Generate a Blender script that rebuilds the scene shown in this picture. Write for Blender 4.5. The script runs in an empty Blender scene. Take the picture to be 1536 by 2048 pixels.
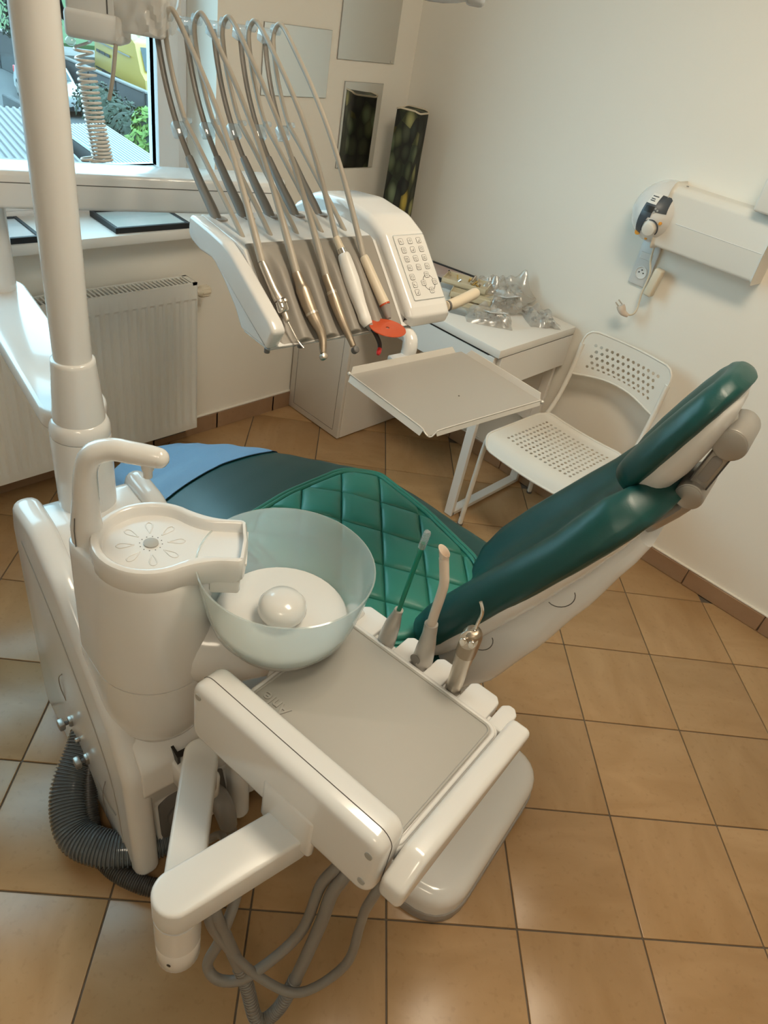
import bpy, bmesh, math, random
from math import sin, cos, pi, radians, sqrt, atan2
from mathutils import Vector, Matrix, Euler

SC = bpy.context.scene
COL = SC.collection
random.seed(7)

# ------------------------------------------------------------------ camera
cam_d = bpy.data.cameras.new('camera')
cam = bpy.data.objects.new('camera', cam_d)
COL.objects.link(cam)
cam_d.sensor_fit = 'HORIZONTAL'
cam_d.sensor_width = 36.0
cam_d.lens = 33.049
cam_d.clip_start = 0.02
cam_d.clip_end = 300
cam.matrix_world = Matrix(((0.696992, -0.519708, 0.49407, 2.243),
                           (0.698283, 0.335191, -0.632494, -2.4654),
                           (0.163105, 0.785844, 0.596528, 1.6727),
                           (0, 0, 0, 1)))
SC.camera = cam

# ------------------------------------------------------------------ exposure
SC.view_settings.view_transform = 'Standard'
SC.view_settings.look = 'None'
SC.view_settings.gamma = 1.0
SC.view_settings.use_curve_mapping = False
SC.view_settings.exposure = 0.0
SC.cycles.use_denoising = True
SC.cycles.max_bounces = 10
SC.cycles.diffuse_bounces = 5
SC.cycles.glossy_bounces = 5
SC.cycles.transmission_bounces = 8
SC.cycles.transparent_max_bounces = 12
SC.cycles.sample_clamp_indirect = 6.0
SC.cycles.caustics_reflective = False
SC.cycles.caustics_refractive = False

# ------------------------------------------------------------------ overcast sky
world = bpy.data.worlds.new('overcast_sky')
SC.world = world
world.use_nodes = True
_bg = world.node_tree.nodes['Background']
_bg.inputs['Color'].default_value = (0.62, 0.87, 1.0, 1)
_bg.inputs['Strength'].default_value = 6.8

LAMP_W = 29.0          # ceiling panel, warm white
LAMP_COL = (1.0, 0.85, 0.64)

# ------------------------------------------------------------------ materials
def _set(b, key, val):
    if key in b.inputs:
        b.inputs[key].default_value = val

def mat(name, col, rough=0.5, metal=0.0, coat=0.0, alpha=1.0, trans=0.0, ior=1.45, emit=None, estr=0.0,
        noise=None, bump=None, sheen=0.0, spec=None):
    """noise=(scale, second colour, contrast 0..1, detail) ; bump=(scale, strength, distance)"""
    m = bpy.data.materials.new(name)
    m.use_nodes = True
    nt = m.node_tree
    b = nt.nodes['Principled BSDF']
    _set(b, 'Base Color', (*col, 1)); _set(b, 'Roughness', rough); _set(b, 'Metallic', metal)
    _set(b, 'Coat Weight', coat); _set(b, 'Coat Roughness', 0.08 if rough < 0.25 else 0.22)
    _set(b, 'Alpha', alpha); _set(b, 'Transmission Weight', trans); _set(b, 'IOR', ior)
    _set(b, 'Sheen Weight', sheen)
    if spec is not None: _set(b, 'Specular IOR Level', spec)
    if emit:
        _set(b, 'Emission Color', (*emit, 1)); _set(b, 'Emission Strength', estr)
    if noise or bump:
        tc = nt.nodes.new('ShaderNodeTexCoord')
    if noise:
        n = nt.nodes.new('ShaderNodeTexNoise'); n.inputs['Scale'].default_value = noise[0]
        n.inputs['Detail'].default_value = noise[3] if len(noise) > 3 else 4
        r = nt.nodes.new('ShaderNodeValToRGB')
        r.color_ramp.elements[0].position = 0.5 - 0.5 * (1 - noise[2]) * 0.6
        r.color_ramp.elements[1].position = 0.5 + 0.5 * (1 - noise[2]) * 0.6
        r.color_ramp.elements[0].color = (*noise[1], 1); r.color_ramp.elements[1].color = (*col, 1)
        nt.links.new(tc.outputs['Object'], n.inputs['Vector'])
        nt.links.new(n.outputs['Fac'], r.inputs['Fac'])
        nt.links.new(r.outputs['Color'], b.inputs['Base Color'])
    if bump:
        n2 = nt.nodes.new('ShaderNodeTexNoise'); n2.inputs['Scale'].default_value = bump[0]
        n2.inputs['Detail'].default_value = 3
        bp = nt.nodes.new('ShaderNodeBump'); bp.inputs['Strength'].default_value = bump[1]
        bp.inputs['Distance'].default_value = bump[2]
        nt.links.new(tc.outputs['Object'], n2.inputs['Vector'])
        nt.links.new(n2.outputs['Fac'], bp.inputs['Height'])
        nt.links.new(bp.outputs['Normal'], b.inputs['Normal'])
    return m

M = {}
M['wall'] = mat('wall_paint', (0.80, 0.76, 0.685), 0.75, bump=(220, 0.08, 0.002))
M['ceil'] = mat('ceiling_paint', (0.86, 0.85, 0.82), 0.85)
M['white'] = mat('white_gloss_plastic', (0.69, 0.685, 0.67), 0.20, coat=0.5)
M['white2'] = mat('white_satin_plastic', (0.66, 0.655, 0.635), 0.36, coat=0.2)
M['whitecold'] = mat('white_lacquer', (0.74, 0.73, 0.70), 0.38)
M['radiator'] = mat('radiator_enamel', (0.76, 0.745, 0.70), 0.35)
M['upvc'] = mat('window_plastic', (0.76, 0.78, 0.80), 0.35)
M['gasket'] = mat('black_rubber', (0.012, 0.016, 0.02), 0.45)
M['seam'] = mat('seam_shadow_gap', (0.10, 0.095, 0.09), 0.7)
M['greymat'] = mat('grey_silicone_mat', (0.37, 0.36, 0.33), 0.5)
M['consmat'] = mat('grey_console_mat', (0.285, 0.262, 0.23), 0.5)
M['consridge'] = mat('grey_console_ridge', (0.315, 0.29, 0.252), 0.5)
M['greyplastic'] = mat('warm_grey_plastic', (0.27, 0.25, 0.23), 0.35, coat=0.2)
M['darkgrey'] = mat('dark_grey_plastic', (0.115, 0.11, 0.105), 0.45)
M['hose'] = mat('grey_silicone_hose', (0.215, 0.20, 0.18), 0.42)
M['hosetan'] = mat('beige_grey_hose', (0.40, 0.36, 0.30), 0.40)
M['rod'] = mat('grey_spring_rod', (0.20, 0.185, 0.165), 0.35)
M['steel'] = mat('brushed_steel', (0.58, 0.53, 0.46), 0.34, 1.0)
M['steel2'] = mat('satin_steel', (0.40, 0.335, 0.26), 0.40, 1.0)
M['chrome'] = mat('chrome', (0.80, 0.78, 0.74), 0.08, 1.0)
M['silver'] = mat('silver_paint', (0.42, 0.40, 0.37), 0.36, 0.75)
M['green'] = mat('dark_green_leather', (0.004, 0.050, 0.046), 0.36, coat=0.0, bump=(420, 0.12, 0.0015))
M['quilt'] = mat('light_green_leather', (0.030, 0.205, 0.152), 0.42, coat=0.0, bump=(420, 0.12, 0.0015))
M['bluefilm'] = mat('blue_vinyl_cover', (0.20, 0.34, 0.49), 0.45, bump=(160, 0.25, 0.002))
M['tealtube'] = mat('teal_tube', (0.0, 0.20, 0.13), 0.3)
M['ivory'] = mat('ivory_plastic', (0.66, 0.58, 0.45), 0.4)
M['pinkwhite'] = mat('cream_tube', (0.66, 0.56, 0.47), 0.42)
M['black'] = mat('black_plastic', (0.015, 0.014, 0.013), 0.4)
M['orange'] = mat('orange_shield', (0.60, 0.10, 0.04), 0.15, trans=0.25, ior=1.3)
M['redtip'] = mat('red_tip', (0.55, 0.02, 0.02), 0.3)
M['mirror'] = mat('mirror_glass', (0.80, 0.80, 0.78), 0.02, 1.0)
M['mirroredge'] = mat('mirror_edge', (0.34, 0.33, 0.30), 0.3)
M['socket'] = mat('socket_plastic', (0.62, 0.61, 0.59), 0.3)
M['grout'] = mat('floor_grout', (0.115, 0.092, 0.068), 0.9, noise=(30, (0.16, 0.13, 0.10), 0.2))
M['paper'] = mat('printed_paper', (0.72, 0.72, 0.72), 0.6)
M['tray'] = mat('satin_tray', (0.40, 0.385, 0.355), 0.34, 0.35)
M['trayrim'] = mat('tray_rim', (0.62, 0.60, 0.56), 0.3, 0.2)

def mat_film(name, tint, diff, clear, gloss, rough):
    """thin see-through sheet: transparent / translucent+diffuse / glossy by weights"""
    m = bpy.data.materials.new(name); m.use_nodes = True; nt = m.node_tree; nt.nodes.remove(nt.nodes['Principled BSDF'])
    t = nt.nodes.new('ShaderNodeBsdfTransparent'); t.inputs['Color'].default_value = (*tint, 1)
    d = nt.nodes.new('ShaderNodeBsdfDiffuse'); d.inputs['Color'].default_value = (*diff, 1)
    l = nt.nodes.new('ShaderNodeBsdfTranslucent'); l.inputs['Color'].default_value = (*diff, 1)
    g = nt.nodes.new('ShaderNodeBsdfGlossy'); g.inputs['Roughness'].default_value = rough
    a = nt.nodes.new('ShaderNodeMixShader'); a.inputs[0].default_value = 0.5
    b = nt.nodes.new('ShaderNodeMixShader'); b.inputs[0].default_value = clear
    c = nt.nodes.new('ShaderNodeMixShader')
    lw = nt.nodes.new('ShaderNodeLayerWeight'); lw.inputs['Blend'].default_value = 0.5
    pw = nt.nodes.new('ShaderNodeMath'); pw.operation = 'POWER'; pw.inputs[1].default_value = 4
    ma = nt.nodes.new('ShaderNodeMath'); ma.operation = 'MULTIPLY_ADD'; ma.inputs[1].default_value = 0.7; ma.inputs[2].default_value = gloss
    L = nt.links.new
    L(lw.outputs['Facing'], pw.inputs[0]); L(pw.outputs[0], ma.inputs[0])
    L(d.outputs[0], a.inputs[1]); L(l.outputs[0], a.inputs[2]); L(a.outputs[0], b.inputs[1]); L(t.outputs[0], b.inputs[2])
    L(ma.outputs[0], c.inputs[0]); L(b.outputs[0], c.inputs[1]); L(g.outputs[0], c.inputs[2])
    L(c.outputs[0], nt.nodes['Material Output'].inputs['Surface'])
    return m
M['bowl'] = mat_film('frosted_glass', (0.93, 0.97, 0.96), (0.84, 0.90, 0.89), 0.60, 0.05, 0.10)
M['clear'] = mat_film('clear_plastic', (0.93, 0.96, 0.97), (0.75, 0.80, 0.82), 0.72, 0.10, 0.06)

def mat_tile(name, c1, c2, c3, rough=0.32):
    m = bpy.data.materials.new(name); m.use_nodes = True
    nt = m.node_tree; b = nt.nodes['Principled BSDF']
    tc = nt.nodes.new('ShaderNodeTexCoord'); oi = nt.nodes.new('ShaderNodeObjectInfo')
    ad = nt.nodes.new('ShaderNodeVectorMath'); ad.operation = 'ADD'
    nt.links.new(tc.outputs['Object'], ad.inputs[0])
    mu = nt.nodes.new('ShaderNodeVectorMath'); mu.operation = 'SCALE'; mu.inputs['Scale'].default_value = 40
    cb = nt.nodes.new('ShaderNodeCombineXYZ')
    nt.links.new(oi.outputs['Random'], cb.inputs[0]); nt.links.new(oi.outputs['Random'], cb.inputs[1])
    nt.links.new(cb.outputs[0], mu.inputs[0]); nt.links.new(mu.outputs[0], ad.inputs[1])
    n1 = nt.nodes.new('ShaderNodeTexNoise'); n1.inputs['Scale'].default_value = 5.5; n1.inputs['Detail'].default_value = 6
    n1.inputs['Distortion'].default_value = 0.6
    n2 = nt.nodes.new('ShaderNodeTexNoise'); n2.inputs['Scale'].default_value = 60; n2.inputs['Detail'].default_value = 3
    mp = nt.nodes.new('ShaderNodeMapping'); mp.inputs['Scale'].default_value = (1, 2.4, 1)
    nt.links.new(ad.outputs[0], mp.inputs['Vector'])
    nt.links.new(mp.outputs[0], n1.inputs['Vector']); nt.links.new(ad.outputs[0], n2.inputs['Vector'])
    r = nt.nodes.new('ShaderNodeValToRGB')
    r.color_ramp.elements[0].position = 0.30; r.color_ramp.elements[0].color = (*c1, 1)
    r.color_ramp.elements[1].position = 0.70; r.color_ramp.elements[1].color = (*c2, 1)
    nt.links.new(n1.outputs['Fac'], r.inputs['Fac'])
    r2 = nt.nodes.new('ShaderNodeValToRGB')
    r2.color_ramp.elements[0].position = 0.36; r2.color_ramp.elements[0].color = (1, 1, 1, 1)
    r2.color_ramp.elements[1].position = 0.28; r2.color_ramp.elements[1].color = (0, 0, 0, 1)
    r2.color_ramp.elements[0].position = 0.30; r2.color_ramp.elements[0].color = (0.30, 0.30, 0.30, 1)
    r2.color_ramp.elements[1].position = 0.42; r2.color_ramp.elements[1].color = (0, 0, 0, 1)
    nt.links.new(n2.outputs['Fac'], r2.inputs['Fac'])
    mx = nt.nodes.new('ShaderNodeMixRGB'); mx.blend_type = 'MIX'
    nt.links.new(r2.outputs['Color'], mx.inputs['Fac']); nt.links.new(r.outputs['Color'], mx.inputs['Color1'])
    mx.inputs['Color2'].default_value = (*c3, 1)
    hs = nt.nodes.new('ShaderNodeHueSaturation')
    mr = nt.nodes.new('ShaderNodeMapRange'); mr.inputs['To Min'].default_value = 0.93; mr.inputs['To Max'].default_value = 1.06
    nt.links.new(oi.outputs['Random'], mr.inputs['Value']); nt.links.new(mr.outputs[0], hs.inputs['Value'])
    nt.links.new(mx.outputs['Color'], hs.inputs['Color'])
    nt.links.new(hs.outputs['Color'], b.inputs['Base Color'])
    b.inputs['Roughness'].default_value = rough
    bp = nt.nodes.new('ShaderNodeBump'); bp.inputs['Strength'].default_value = 0.06; bp.inputs['Distance'].default_value = 0.003
    nt.links.new(n1.outputs['Fac'], bp.inputs['Height']); nt.links.new(bp.outputs['Normal'], b.inputs['Normal'])
    return m
M['tile'] = mat_tile('terracotta_tile', (0.345, 0.205, 0.092), (0.415, 0.262, 0.130), (0.26, 0.145, 0.06), 0.32)
M['skirt'] = mat_tile('skirting_tile', (0.29, 0.175, 0.10), (0.34, 0.215, 0.13), (0.23, 0.13, 0.075), 0.4)

# ------------------------------------------------------------------ mesh helpers
class G:
    """collects vertices and faces of ONE mesh"""
    def __init__(self): self.v = []; self.f = []
    def add(self, V, F, mtx=None):
        o = len(self.v)
        for p in V:
            p = Vector(p)
            if mtx is not None: p = mtx @ p
            self.v.append((p.x, p.y, p.z))
        for f in F: self.f.append(tuple(i + o for i in f))
        return self
    def box(self, a, b, mtx=None):
        x0, y0, z0 = a; x1, y1, z1 = b
        V = [(x0,y0,z0),(x1,y0,z0),(x1,y1,z0),(x0,y1,z0),(x0,y0,z1),(x1,y0,z1),(x1,y1,z1),(x0,y1,z1)]
        F = [(0,3,2,1),(4,5,6,7),(0,1,5,4),(1,2,6,5),(2,3,7,6),(3,0,4,7)]
        return self.add(V, F, mtx)
    def rbox(self, a, b, r=0.005, seg=2, mtx=None):
        bm = bmesh.new()
        bmesh.ops.create_cube(bm, size=1)
        for v in bm.verts:
            v.co = Vector([(a[i] + b[i]) / 2 + v.co[i] * (b[i] - a[i]) for i in range(3)])
        r = min(r, 0.49 * min(abs(b[i] - a[i]) for i in range(3)))
        bmesh.ops.bevel(bm, geom=bm.edges[:], offset=r, segments=seg, profile=0.5, affect='EDGES')
        V = [v.co.copy() for v in bm.verts]; F = [tuple(v.index for v in f.verts) for f in bm.faces]
        bm.free()
        return self.add(V, F, mtx)
    def loft(self, rings, cap0=True, cap1=True, closed=True, mtx=None):
        n = len(rings[0]); V = [p for r in rings for p in r]; F = []
        for i in range(len(rings) - 1):
            for j in range(n if closed else n - 1):
                k = (j + 1) % n
                F.append((i*n+j, i*n+k, (i+1)*n+k, (i+1)*n+j))
        if cap0: F.append(tuple(range(n - 1, -1, -1)))
        if cap1: F.append(tuple((len(rings)-1)*n + j for j in range(n)))
        return self.add(V, F, mtx)
    def tube(self, pts, r, n=10, cap=True, flat=None, mtx=None, smooth=0, twist=None):
        """tube along points; r number or list; flat=(w,h) elliptical profile"""
        P = [Vector(p) for p in pts]
        R = r if isinstance(r, (list, tuple)) else [r] * len(P)
        if smooth:
            P, R = spline(P, smooth, R)
        rings = []; up = None
        for i, p in enumerate(P):
            t = (P[min(i+1, len(P)-1)] - P[max(i-1, 0)])
            if t.length < 1e-9: t = Vector((0, 0, 1))
            t.normalize()
            if up is None:
                up = Vector(twist) if twist else (Vector((0, 0, 1)) if abs(t.z) < 0.9 else Vector((1, 0, 0)))
            s = t.cross(up)
            if s.length < 1e-6: s = t.orthogonal()
            s.normalize(); up = s.cross(t).normalized()
            ring = []
            for k in range(n):
                a = 2 * pi * k / n
                w, h = (R[i], R[i]) if not flat else (flat[0], flat[1])
                ring.append(p + s * (cos(a) * w) + up * (sin(a) * h))
            rings.append(ring)
        return self.loft(rings, cap, cap, mtx=mtx)
    def lathe(self, prof, n=24, mtx=None, cap0=True, cap1=True):
        rings = [[(r * cos(2*pi*k/n), r * sin(2*pi*k/n), z) for k in range(n)] for r, z in prof]
        return self.loft(rings, cap0, cap1, mtx=mtx)
    def cyl(self, p, q, r, n=16, r2=None, bev=0.0, mtx=None):
        p, q = Vector(p), Vector(q); d = q - p; L = d.length
        m = Matrix.Translation(p) @ d.to_track_quat('Z', 'Y').to_matrix().to_4x4()
        r2 = r if r2 is None else r2
        if bev > 0:
            prof = [(r - bev, 0), (r - bev*0.3, bev*0.3), (r, bev), (r2, L - bev), (r2 - bev*0.3, L - bev*0.3), (r2 - bev, L)]
        else:
            prof = [(r, 0), (r2, L)]
        return self.lathe(prof, n, (mtx @ m) if mtx is not None else m)
    def prism(self, out, z0, z1, bev=0.0, seg=3, mtx=None, bot=True):
        """outline (list of xy, counter-clockwise) extruded along z with rounded rims"""
        rings = []
        if bev > 0 and bot:
            for k in range(seg + 1):
                a = pi/2 * k / seg
                rings.append([(x, y, z0 + bev*(1 - sin(a))) for x, y in inset(out, bev*(1 - cos(a)))][:])
            rings = rings[::-1]
            rings = [[(x, y, z0 + bev*(1 - sin(pi/2*k/seg))) for x, y in inset(out, bev*(1 - cos(pi/2*k/seg)))] for k in range(seg, -1, -1)]
            rings = [[(x, y, z0 + bev*(1 - cos(pi/2*k/seg))) for x, y in inset(out, bev*(1 - sin(pi/2*k/seg)))] for k in range(seg + 1)]
        else:
            rings = [[(x, y, z0) for x, y in out]]
        if bev > 0:
            rings += [[(x, y, z1 - bev*(1 - cos(pi/2*k/seg))) for x, y in inset(out, bev*(1 - sin(pi/2*k/seg)))] for k in range(seg, -1, -1)]
        else:
            rings.append([(x, y, z1) for x, y in out])
        return self.loft(rings, mtx=mtx)
    def ball(self, c, r, n=14, m=9, scale=(1, 1, 1), mtx=None):
        V = [(c[0], c[1], c[2] - r*scale[2])]; F = []
        for i in range(1, m):
            a = -pi/2 + pi*i/m
            for k in range(n):
                b = 2*pi*k/n
                V.append((c[0] + r*scale[0]*cos(a)*cos(b), c[1] + r*scale[1]*cos(a)*sin(b), c[2] + r*scale[2]*sin(a)))
        V.append((c[0], c[1], c[2] + r*scale[2])); T = len(V) - 1
        for k in range(n):
            F.append((0, 1 + (k+1) % n, 1 + k)); F.append((T, 1 + (m-2)*n + k, 1 + (m-2)*n + (k+1) % n))
        for i in range(m - 2):
            for k in range(n):
                F.append((1+i*n+k, 1+i*n+(k+1) % n, 1+(i+1)*n+(k+1) % n, 1+(i+1)*n+k))
        return self.add(V, F, mtx)
    def sheet(self, fn, nu, nv, thick=None, mtx=None):
        """surface fn(u,v)->xyz over 0..1; optional thickness by offset fn(u,v,thick)"""
        V = [fn(i/nu, j/nv) for i in range(nu+1) for j in range(nv+1)]
        F = [(i*(nv+1)+j, (i+1)*(nv+1)+j, (i+1)*(nv+1)+j+1, i*(nv+1)+j+1) for i in range(nu) for j in range(nv)]
        return self.add(V, F, mtx)

def inset(out, d):
    if abs(d) < 1e-9: return list(out)
    n = len(out); res = []
    for i in range(n):
        x0, y0 = out[i-1]; x1, y1 = out[i]; x2, y2 = out[(i+1) % n]
        ax, ay = x1-x0, y1-y0; bx, by = x2-x1, y2-y1
        la = sqrt(ax*ax+ay*ay) or 1; lb = sqrt(bx*bx+by*by) or 1
        nx, ny = -ay/la - by/lb, ax/la + bx/lb
        l = sqrt(nx*nx+ny*ny) or 1
        c = max(0.35, l / 2)
        res.append((x1 + nx/l*d/c, y1 + ny/l*d/c))
    return res

def rrect(x0, y0, x1, y1, r, n=5):
    r = min(r, abs(x1-x0)/2 - 1e-5, abs(y1-y0)/2 - 1e-5); o = []
    for cx, cy, a0 in ((x1-r, y0+r, -pi/2), (x1-r, y1-r, 0), (x0+r, y1-r, pi/2), (x0+r, y0+r, pi)):
        for k in range(n + 1):
            a = a0 + pi/2*k/n; o.append((cx + r*cos(a), cy + r*sin(a)))
    return o

def rpoly(pts, rad, n=4):
    """polygon with filleted corners (ccw)"""
    o = []; N = len(pts)
    R = rad if isinstance(rad, (list, tuple)) else [rad]*N
    for i in range(N):
        p0, p1, p2 = (Vector((*pts[j % N], 0)) for j in (i-1, i, i+1))
        a = (p0-p1); b = (p2-p1); la, lb = a.length, b.length
        a.normalize(); b.normalize()
        ang = a.angle(b); r = R[i]
        d = min(r / max(math.tan(ang/2), 1e-4), la*0.48, lb*0.48)
        if r <= 0 or d < 1e-5: o.append((p1.x, p1.y)); continue
        q0 = p1 + a*d; q2 = p1 + b*d
        for k in range(n + 1):
            t = k/n; q = q0*(1-t)**2 + p1*2*t*(1-t) + q2*t*t
            o.append((q.x, q.y))
    return o

def spline(P, k=6, R=None, closed=False):
    P = [Vector(p) for p in P]; out = []; ro = []; n = len(P)
    for i in range(n if closed else n - 1):
        if closed: p0, p1, p2, p3 = P[i-1], P[i], P[(i+1) % n], P[(i+2) % n]
        else: p0, p1, p2, p3 = P[max(i-1, 0)], P[i], P[i+1], P[min(i+2, n-1)]
        for j in range(k):
            t = j/k
            out.append(0.5*((2*p1) + (p2-p0)*t + (2*p0-5*p1+4*p2-p3)*t*t + (3*p1-p0-3*p2+p3)*t*t*t))
            if R: ro.append(R[i] + (R[(i+1) % n] - R[i])*t)
    if not closed:
        out.append(P[-1])
        if R: ro.append(R[-1])
    return (out, ro) if R else out

def interp(tab, x):
    """smooth piecewise interpolation of a table [(x, y...), ...]"""
    if x <= tab[0][0]: return tab[0][1:] if len(tab[0]) > 2 else tab[0][1]
    for a, b in zip(tab, tab[1:]):
        if x <= b[0]:
            t = (x - a[0]) / (b[0] - a[0]); t = t*t*(3-2*t)*0.5 + t*0.5
            r = tuple(p + (q-p)*t for p, q in zip(a[1:], b[1:]))
            return r if len(r) > 1 else r[0]
    return tab[-1][1:] if len(tab[-1]) > 2 else tab[-1][1]

def obj(name, g, m, parent=None, smooth=35, loc=None, rot=None, **tags):
    me = bpy.data.meshes.new(name)
    me.from_pydata(g.v, [], g.f)
    me.update()
    mm = M[m] if isinstance(m, str) else m
    me.materials.append(mm)
    bm = bmesh.new(); bm.from_mesh(me)
    bmesh.ops.recalc_face_normals(bm, faces=bm.faces[:])
    bm.to_mesh(me); bm.free()
    if smooth:
        for p in me.polygons: p.use_smooth = True
        me.set_sharp_from_angle(angle=radians(smooth))
    o = bpy.data.objects.new(name, me)
    COL.objects.link(o)
    if parent is not None: o.parent = parent
    if loc is not None: o.location = loc
    if rot is not None: o.rotation_euler = rot
    for k, v in tags.items(): o[k] = v
    return o

def dup(o, parent, loc=None, rot=None):
    c = o.copy(); COL.objects.link(c); c.parent = parent
    if loc is not None: c.location = loc
    if rot is not None: c.rotation_euler = rot
    return c

def thing(name, label, cat, loc=(0, 0, 0), rz=0.0, group=None):
    o = bpy.data.objects.new(name, None); COL.objects.link(o)
    o.empty_display_size = 0.05
    o.location = loc; o.rotation_euler = (0, 0, rz)
    o['label'] = label; o['category'] = cat
    if group: o['group'] = group
    return o

def tag(o, label, cat, group=None):
    o['label'] = label; o['category'] = cat
    if group: o['group'] = group
    return o

def struct(name, g, m, parent=None, smooth=35, label=None):
    o = obj(name, g, m, parent, smooth)
    if parent is None: o['kind'] = 'structure'
    if label: o['label'] = label
    return o
# ================================================================== THE ROOM
RX, RY, RZ = 4.0, -4.2, 2.65        # room: x 0..RX, y RY..0, z 0..RZ
WT = 0.36                            # thickness of the window wall
# floor slab (grout) and its tiles, laid at 45 degrees to the walls
g = G(); g.box((-0.36, RY - 0.3, -0.16), (RX + 0.3, 0.3, -0.0035))
floor = struct('floor', g, 'grout', label='beige terracotta tile floor laid diagonally')
TS = 0.305
def floor_uv(i, j):
    # lattice point of the tile grid in room metres
    X = (0.7071068, -0.7071068); Y = (0.7071068, 0.7071068)
    dx, dy = i - 1.59409819, j - 8.57966099
    return ((dx*X[0] + dy*X[1]) * TS, (dx*Y[0] + dy*Y[1]) * TS)
tg = G(); hw = TS/2 - 0.0019
tg.prism(rrect(-hw, -hw, hw, hw, 0.0015, 1), -0.012, 0.0, 0.0018, 2, bot=False)
tile0 = None
for i in range(-16, 20):
    for j in range(-16, 26):
        x, y = floor_uv(i + 0.5, j + 0.5)
        if -0.14 < x < RX + 0.1 and RY - 0.1 < y < 0.14:
            if tile0 is None:
                tile0 = obj('tile', tg, 'tile', floor, 40, loc=(x, y, 0), rot=(0, 0, radians(-45)))
            else:
                dup(tile0, floor, (x, y, 0), (0, 0, radians(-45 + 90*((i*7 + j*3) % 4))))

# window wall (x = 0) with its opening
WY0, WY1, WZ0, WZ1 = -2.75, -0.925, 0.872, 2.42
g = G()
g.box((-WT, RY - 0.2, -0.15), (0, 0.2, WZ0))
g.box((-WT, RY - 0.2, WZ1), (0, 0.2, RZ + 0.15))
g.box((-WT, WY1, WZ0), (0, 0.2, WZ1))
g.box((-WT, RY - 0.2, WZ0), (0, WY0, WZ1))
struct('wall_left', g, 'wall', smooth=0, label='cream painted wall with the window')
g = G(); g.box((0, 0, -0.15), (RX + 0.2, 0.2, RZ + 0.15))
struct('wall_right', g, 'wall', smooth=0, label='cream painted wall behind the white chair')
g = G(); g.box((RX, RY - 0.2, -0.15), (RX + 0.2, 0, RZ + 0.15))
struct('wall_back', g, 'wall', smooth=0)
g = G(); g.box((0, RY - 0.2, -0.15), (RX, RY, RZ + 0.15))
struct('wall_front', g, 'wall', smooth=0)
g = G(); g.box((-0.05, RY, RZ), (RX, 0, RZ + 0.15))
struct('ceiling', g, 'ceil', smooth=0)

# tiled skirting: every tile is a piece
def skirting(name, along, n, start, step, sign):
    g = G()
    if along == 'y': g.box((0, RY, 0.0), (0.004, 0, 0.071))
    else: g.box((0, -0.004, 0.0), (RX, 0, 0.071))
    base = struct(name, g, 'grout', smooth=0)
    first = None
    for k in range(n):
        a = start + k*step
        if first is None:
            q = G()
            if along == 'y': q.rbox((0, -step/2 + 0.0015, 0.001), (0.012, step/2 - 0.0015, 0.073), 0.002, 1)
            else: q.rbox((-step/2 + 0.0015, -0.012, 0.001), (step/2 - 0.0015, 0, 0.073), 0.002, 1)
            first = obj('skirting_tile', q, 'skirt', base, 40)
        else: first_o = dup(first, base)
        (first if k == 0 else first_o).location = (0, a, 0) if along == 'y' else (a, 0, 0)
    # painted cap line above the tiles
    q = G()
    if along == 'y': q.rbox((0, RY, 0.074), (0.010, 0, 0.082), 0.002, 1)
    else: q.rbox((0, -0.010, 0.074), (RX, 0, 0.082), 0.002, 1)
    obj('grout_cap', q, 'wall', base, 40)
skirting('baseboard_left', 'y', 15, -0.44, -0.305, -1)
skirting('baseboard_right', 'x', 14, 0.16, 0.305, 1)

# window: frame, sash, gasket, glass
wy0, wy1, wz0, wz1 = WY0, WY1, WZ0, WZ1
win = bpy.data.objects.new('window_1', None); COL.objects.link(win); win['kind'] = 'structure'
win['label'] = 'white plastic framed window over the radiator'
win.location = (-0.17, wy1, wz0)
H = wz1 - wz0; BZ = 0.045
def frame_ring(y0, y1, z0, z1, x0, x1, w, bev=0.006):
    g = G()
    g.rbox((x0, y0, z0), (x1, y0 + w, z1), bev, 2); g.rbox((x0, y1 - w, z0), (x1, y1, z1), bev, 2)
    g.rbox((x0, y0 + w*0.9, z0), (x1, y1 - w*0.9, z0 + w), bev, 2); g.rbox((x0, y0 + w*0.9, z1 - w), (x1, y1 - w*0.9, z1), bev, 2)
    return g
W2 = wy0 - wy1
obj('outer_frame', frame_ring(W2, 0, BZ - 0.02, H, -0.06, 0.0, 0.062), 'upvc', win, 40)
obj('sash', frame_ring(W2 + 0.046, -0.046, BZ + 0.026, H - 0.044, -0.045, 0.022, 0.080), 'upvc', win, 40)
g = frame_ring(W2 + 0.118, -0.118, BZ + 0.098, H - 0.116, -0.022, 0.0040, 0.008, 0.002)
obj('gasket', g, 'gasket', win, 40)
g = G(); g.box((-0.018, W2 + 0.118, BZ + 0.098), (-0.010, -0.118, H - 0.116))
g0 = G(); g0.rbox((-0.055, W2, -0.002), (-0.004, 0, BZ - 0.018), 0.004, 2); obj('base_profile', g0, 'upvc', win, 40)
glassm = bpy.data.materials.new('window_glass'); glassm.use_nodes = True
_nt = glassm.node_tree; _nt.nodes.remove(_nt.nodes['Principled BSDF'])
_t = _nt.nodes.new('ShaderNodeBsdfTransparent'); _t.inputs['Color'].default_value = (0.86, 0.97, 0.99, 1)
_gl = _nt.nodes.new('ShaderNodeBsdfGlossy'); _gl.inputs['Roughness'].default_value = 0.0
_lw = _nt.nodes.new('ShaderNodeLayerWeight'); _lw.inputs['Blend'].default_value = 0.5
_pw = _nt.nodes.new('ShaderNodeMath'); _pw.operation = 'POWER'; _pw.inputs[1].default_value = 5
_fr = _nt.nodes.new('ShaderNodeMath'); _fr.operation = 'MULTIPLY_ADD'; _fr.inputs[1].default_value = 0.9; _fr.inputs[2].default_value = 0.04
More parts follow.
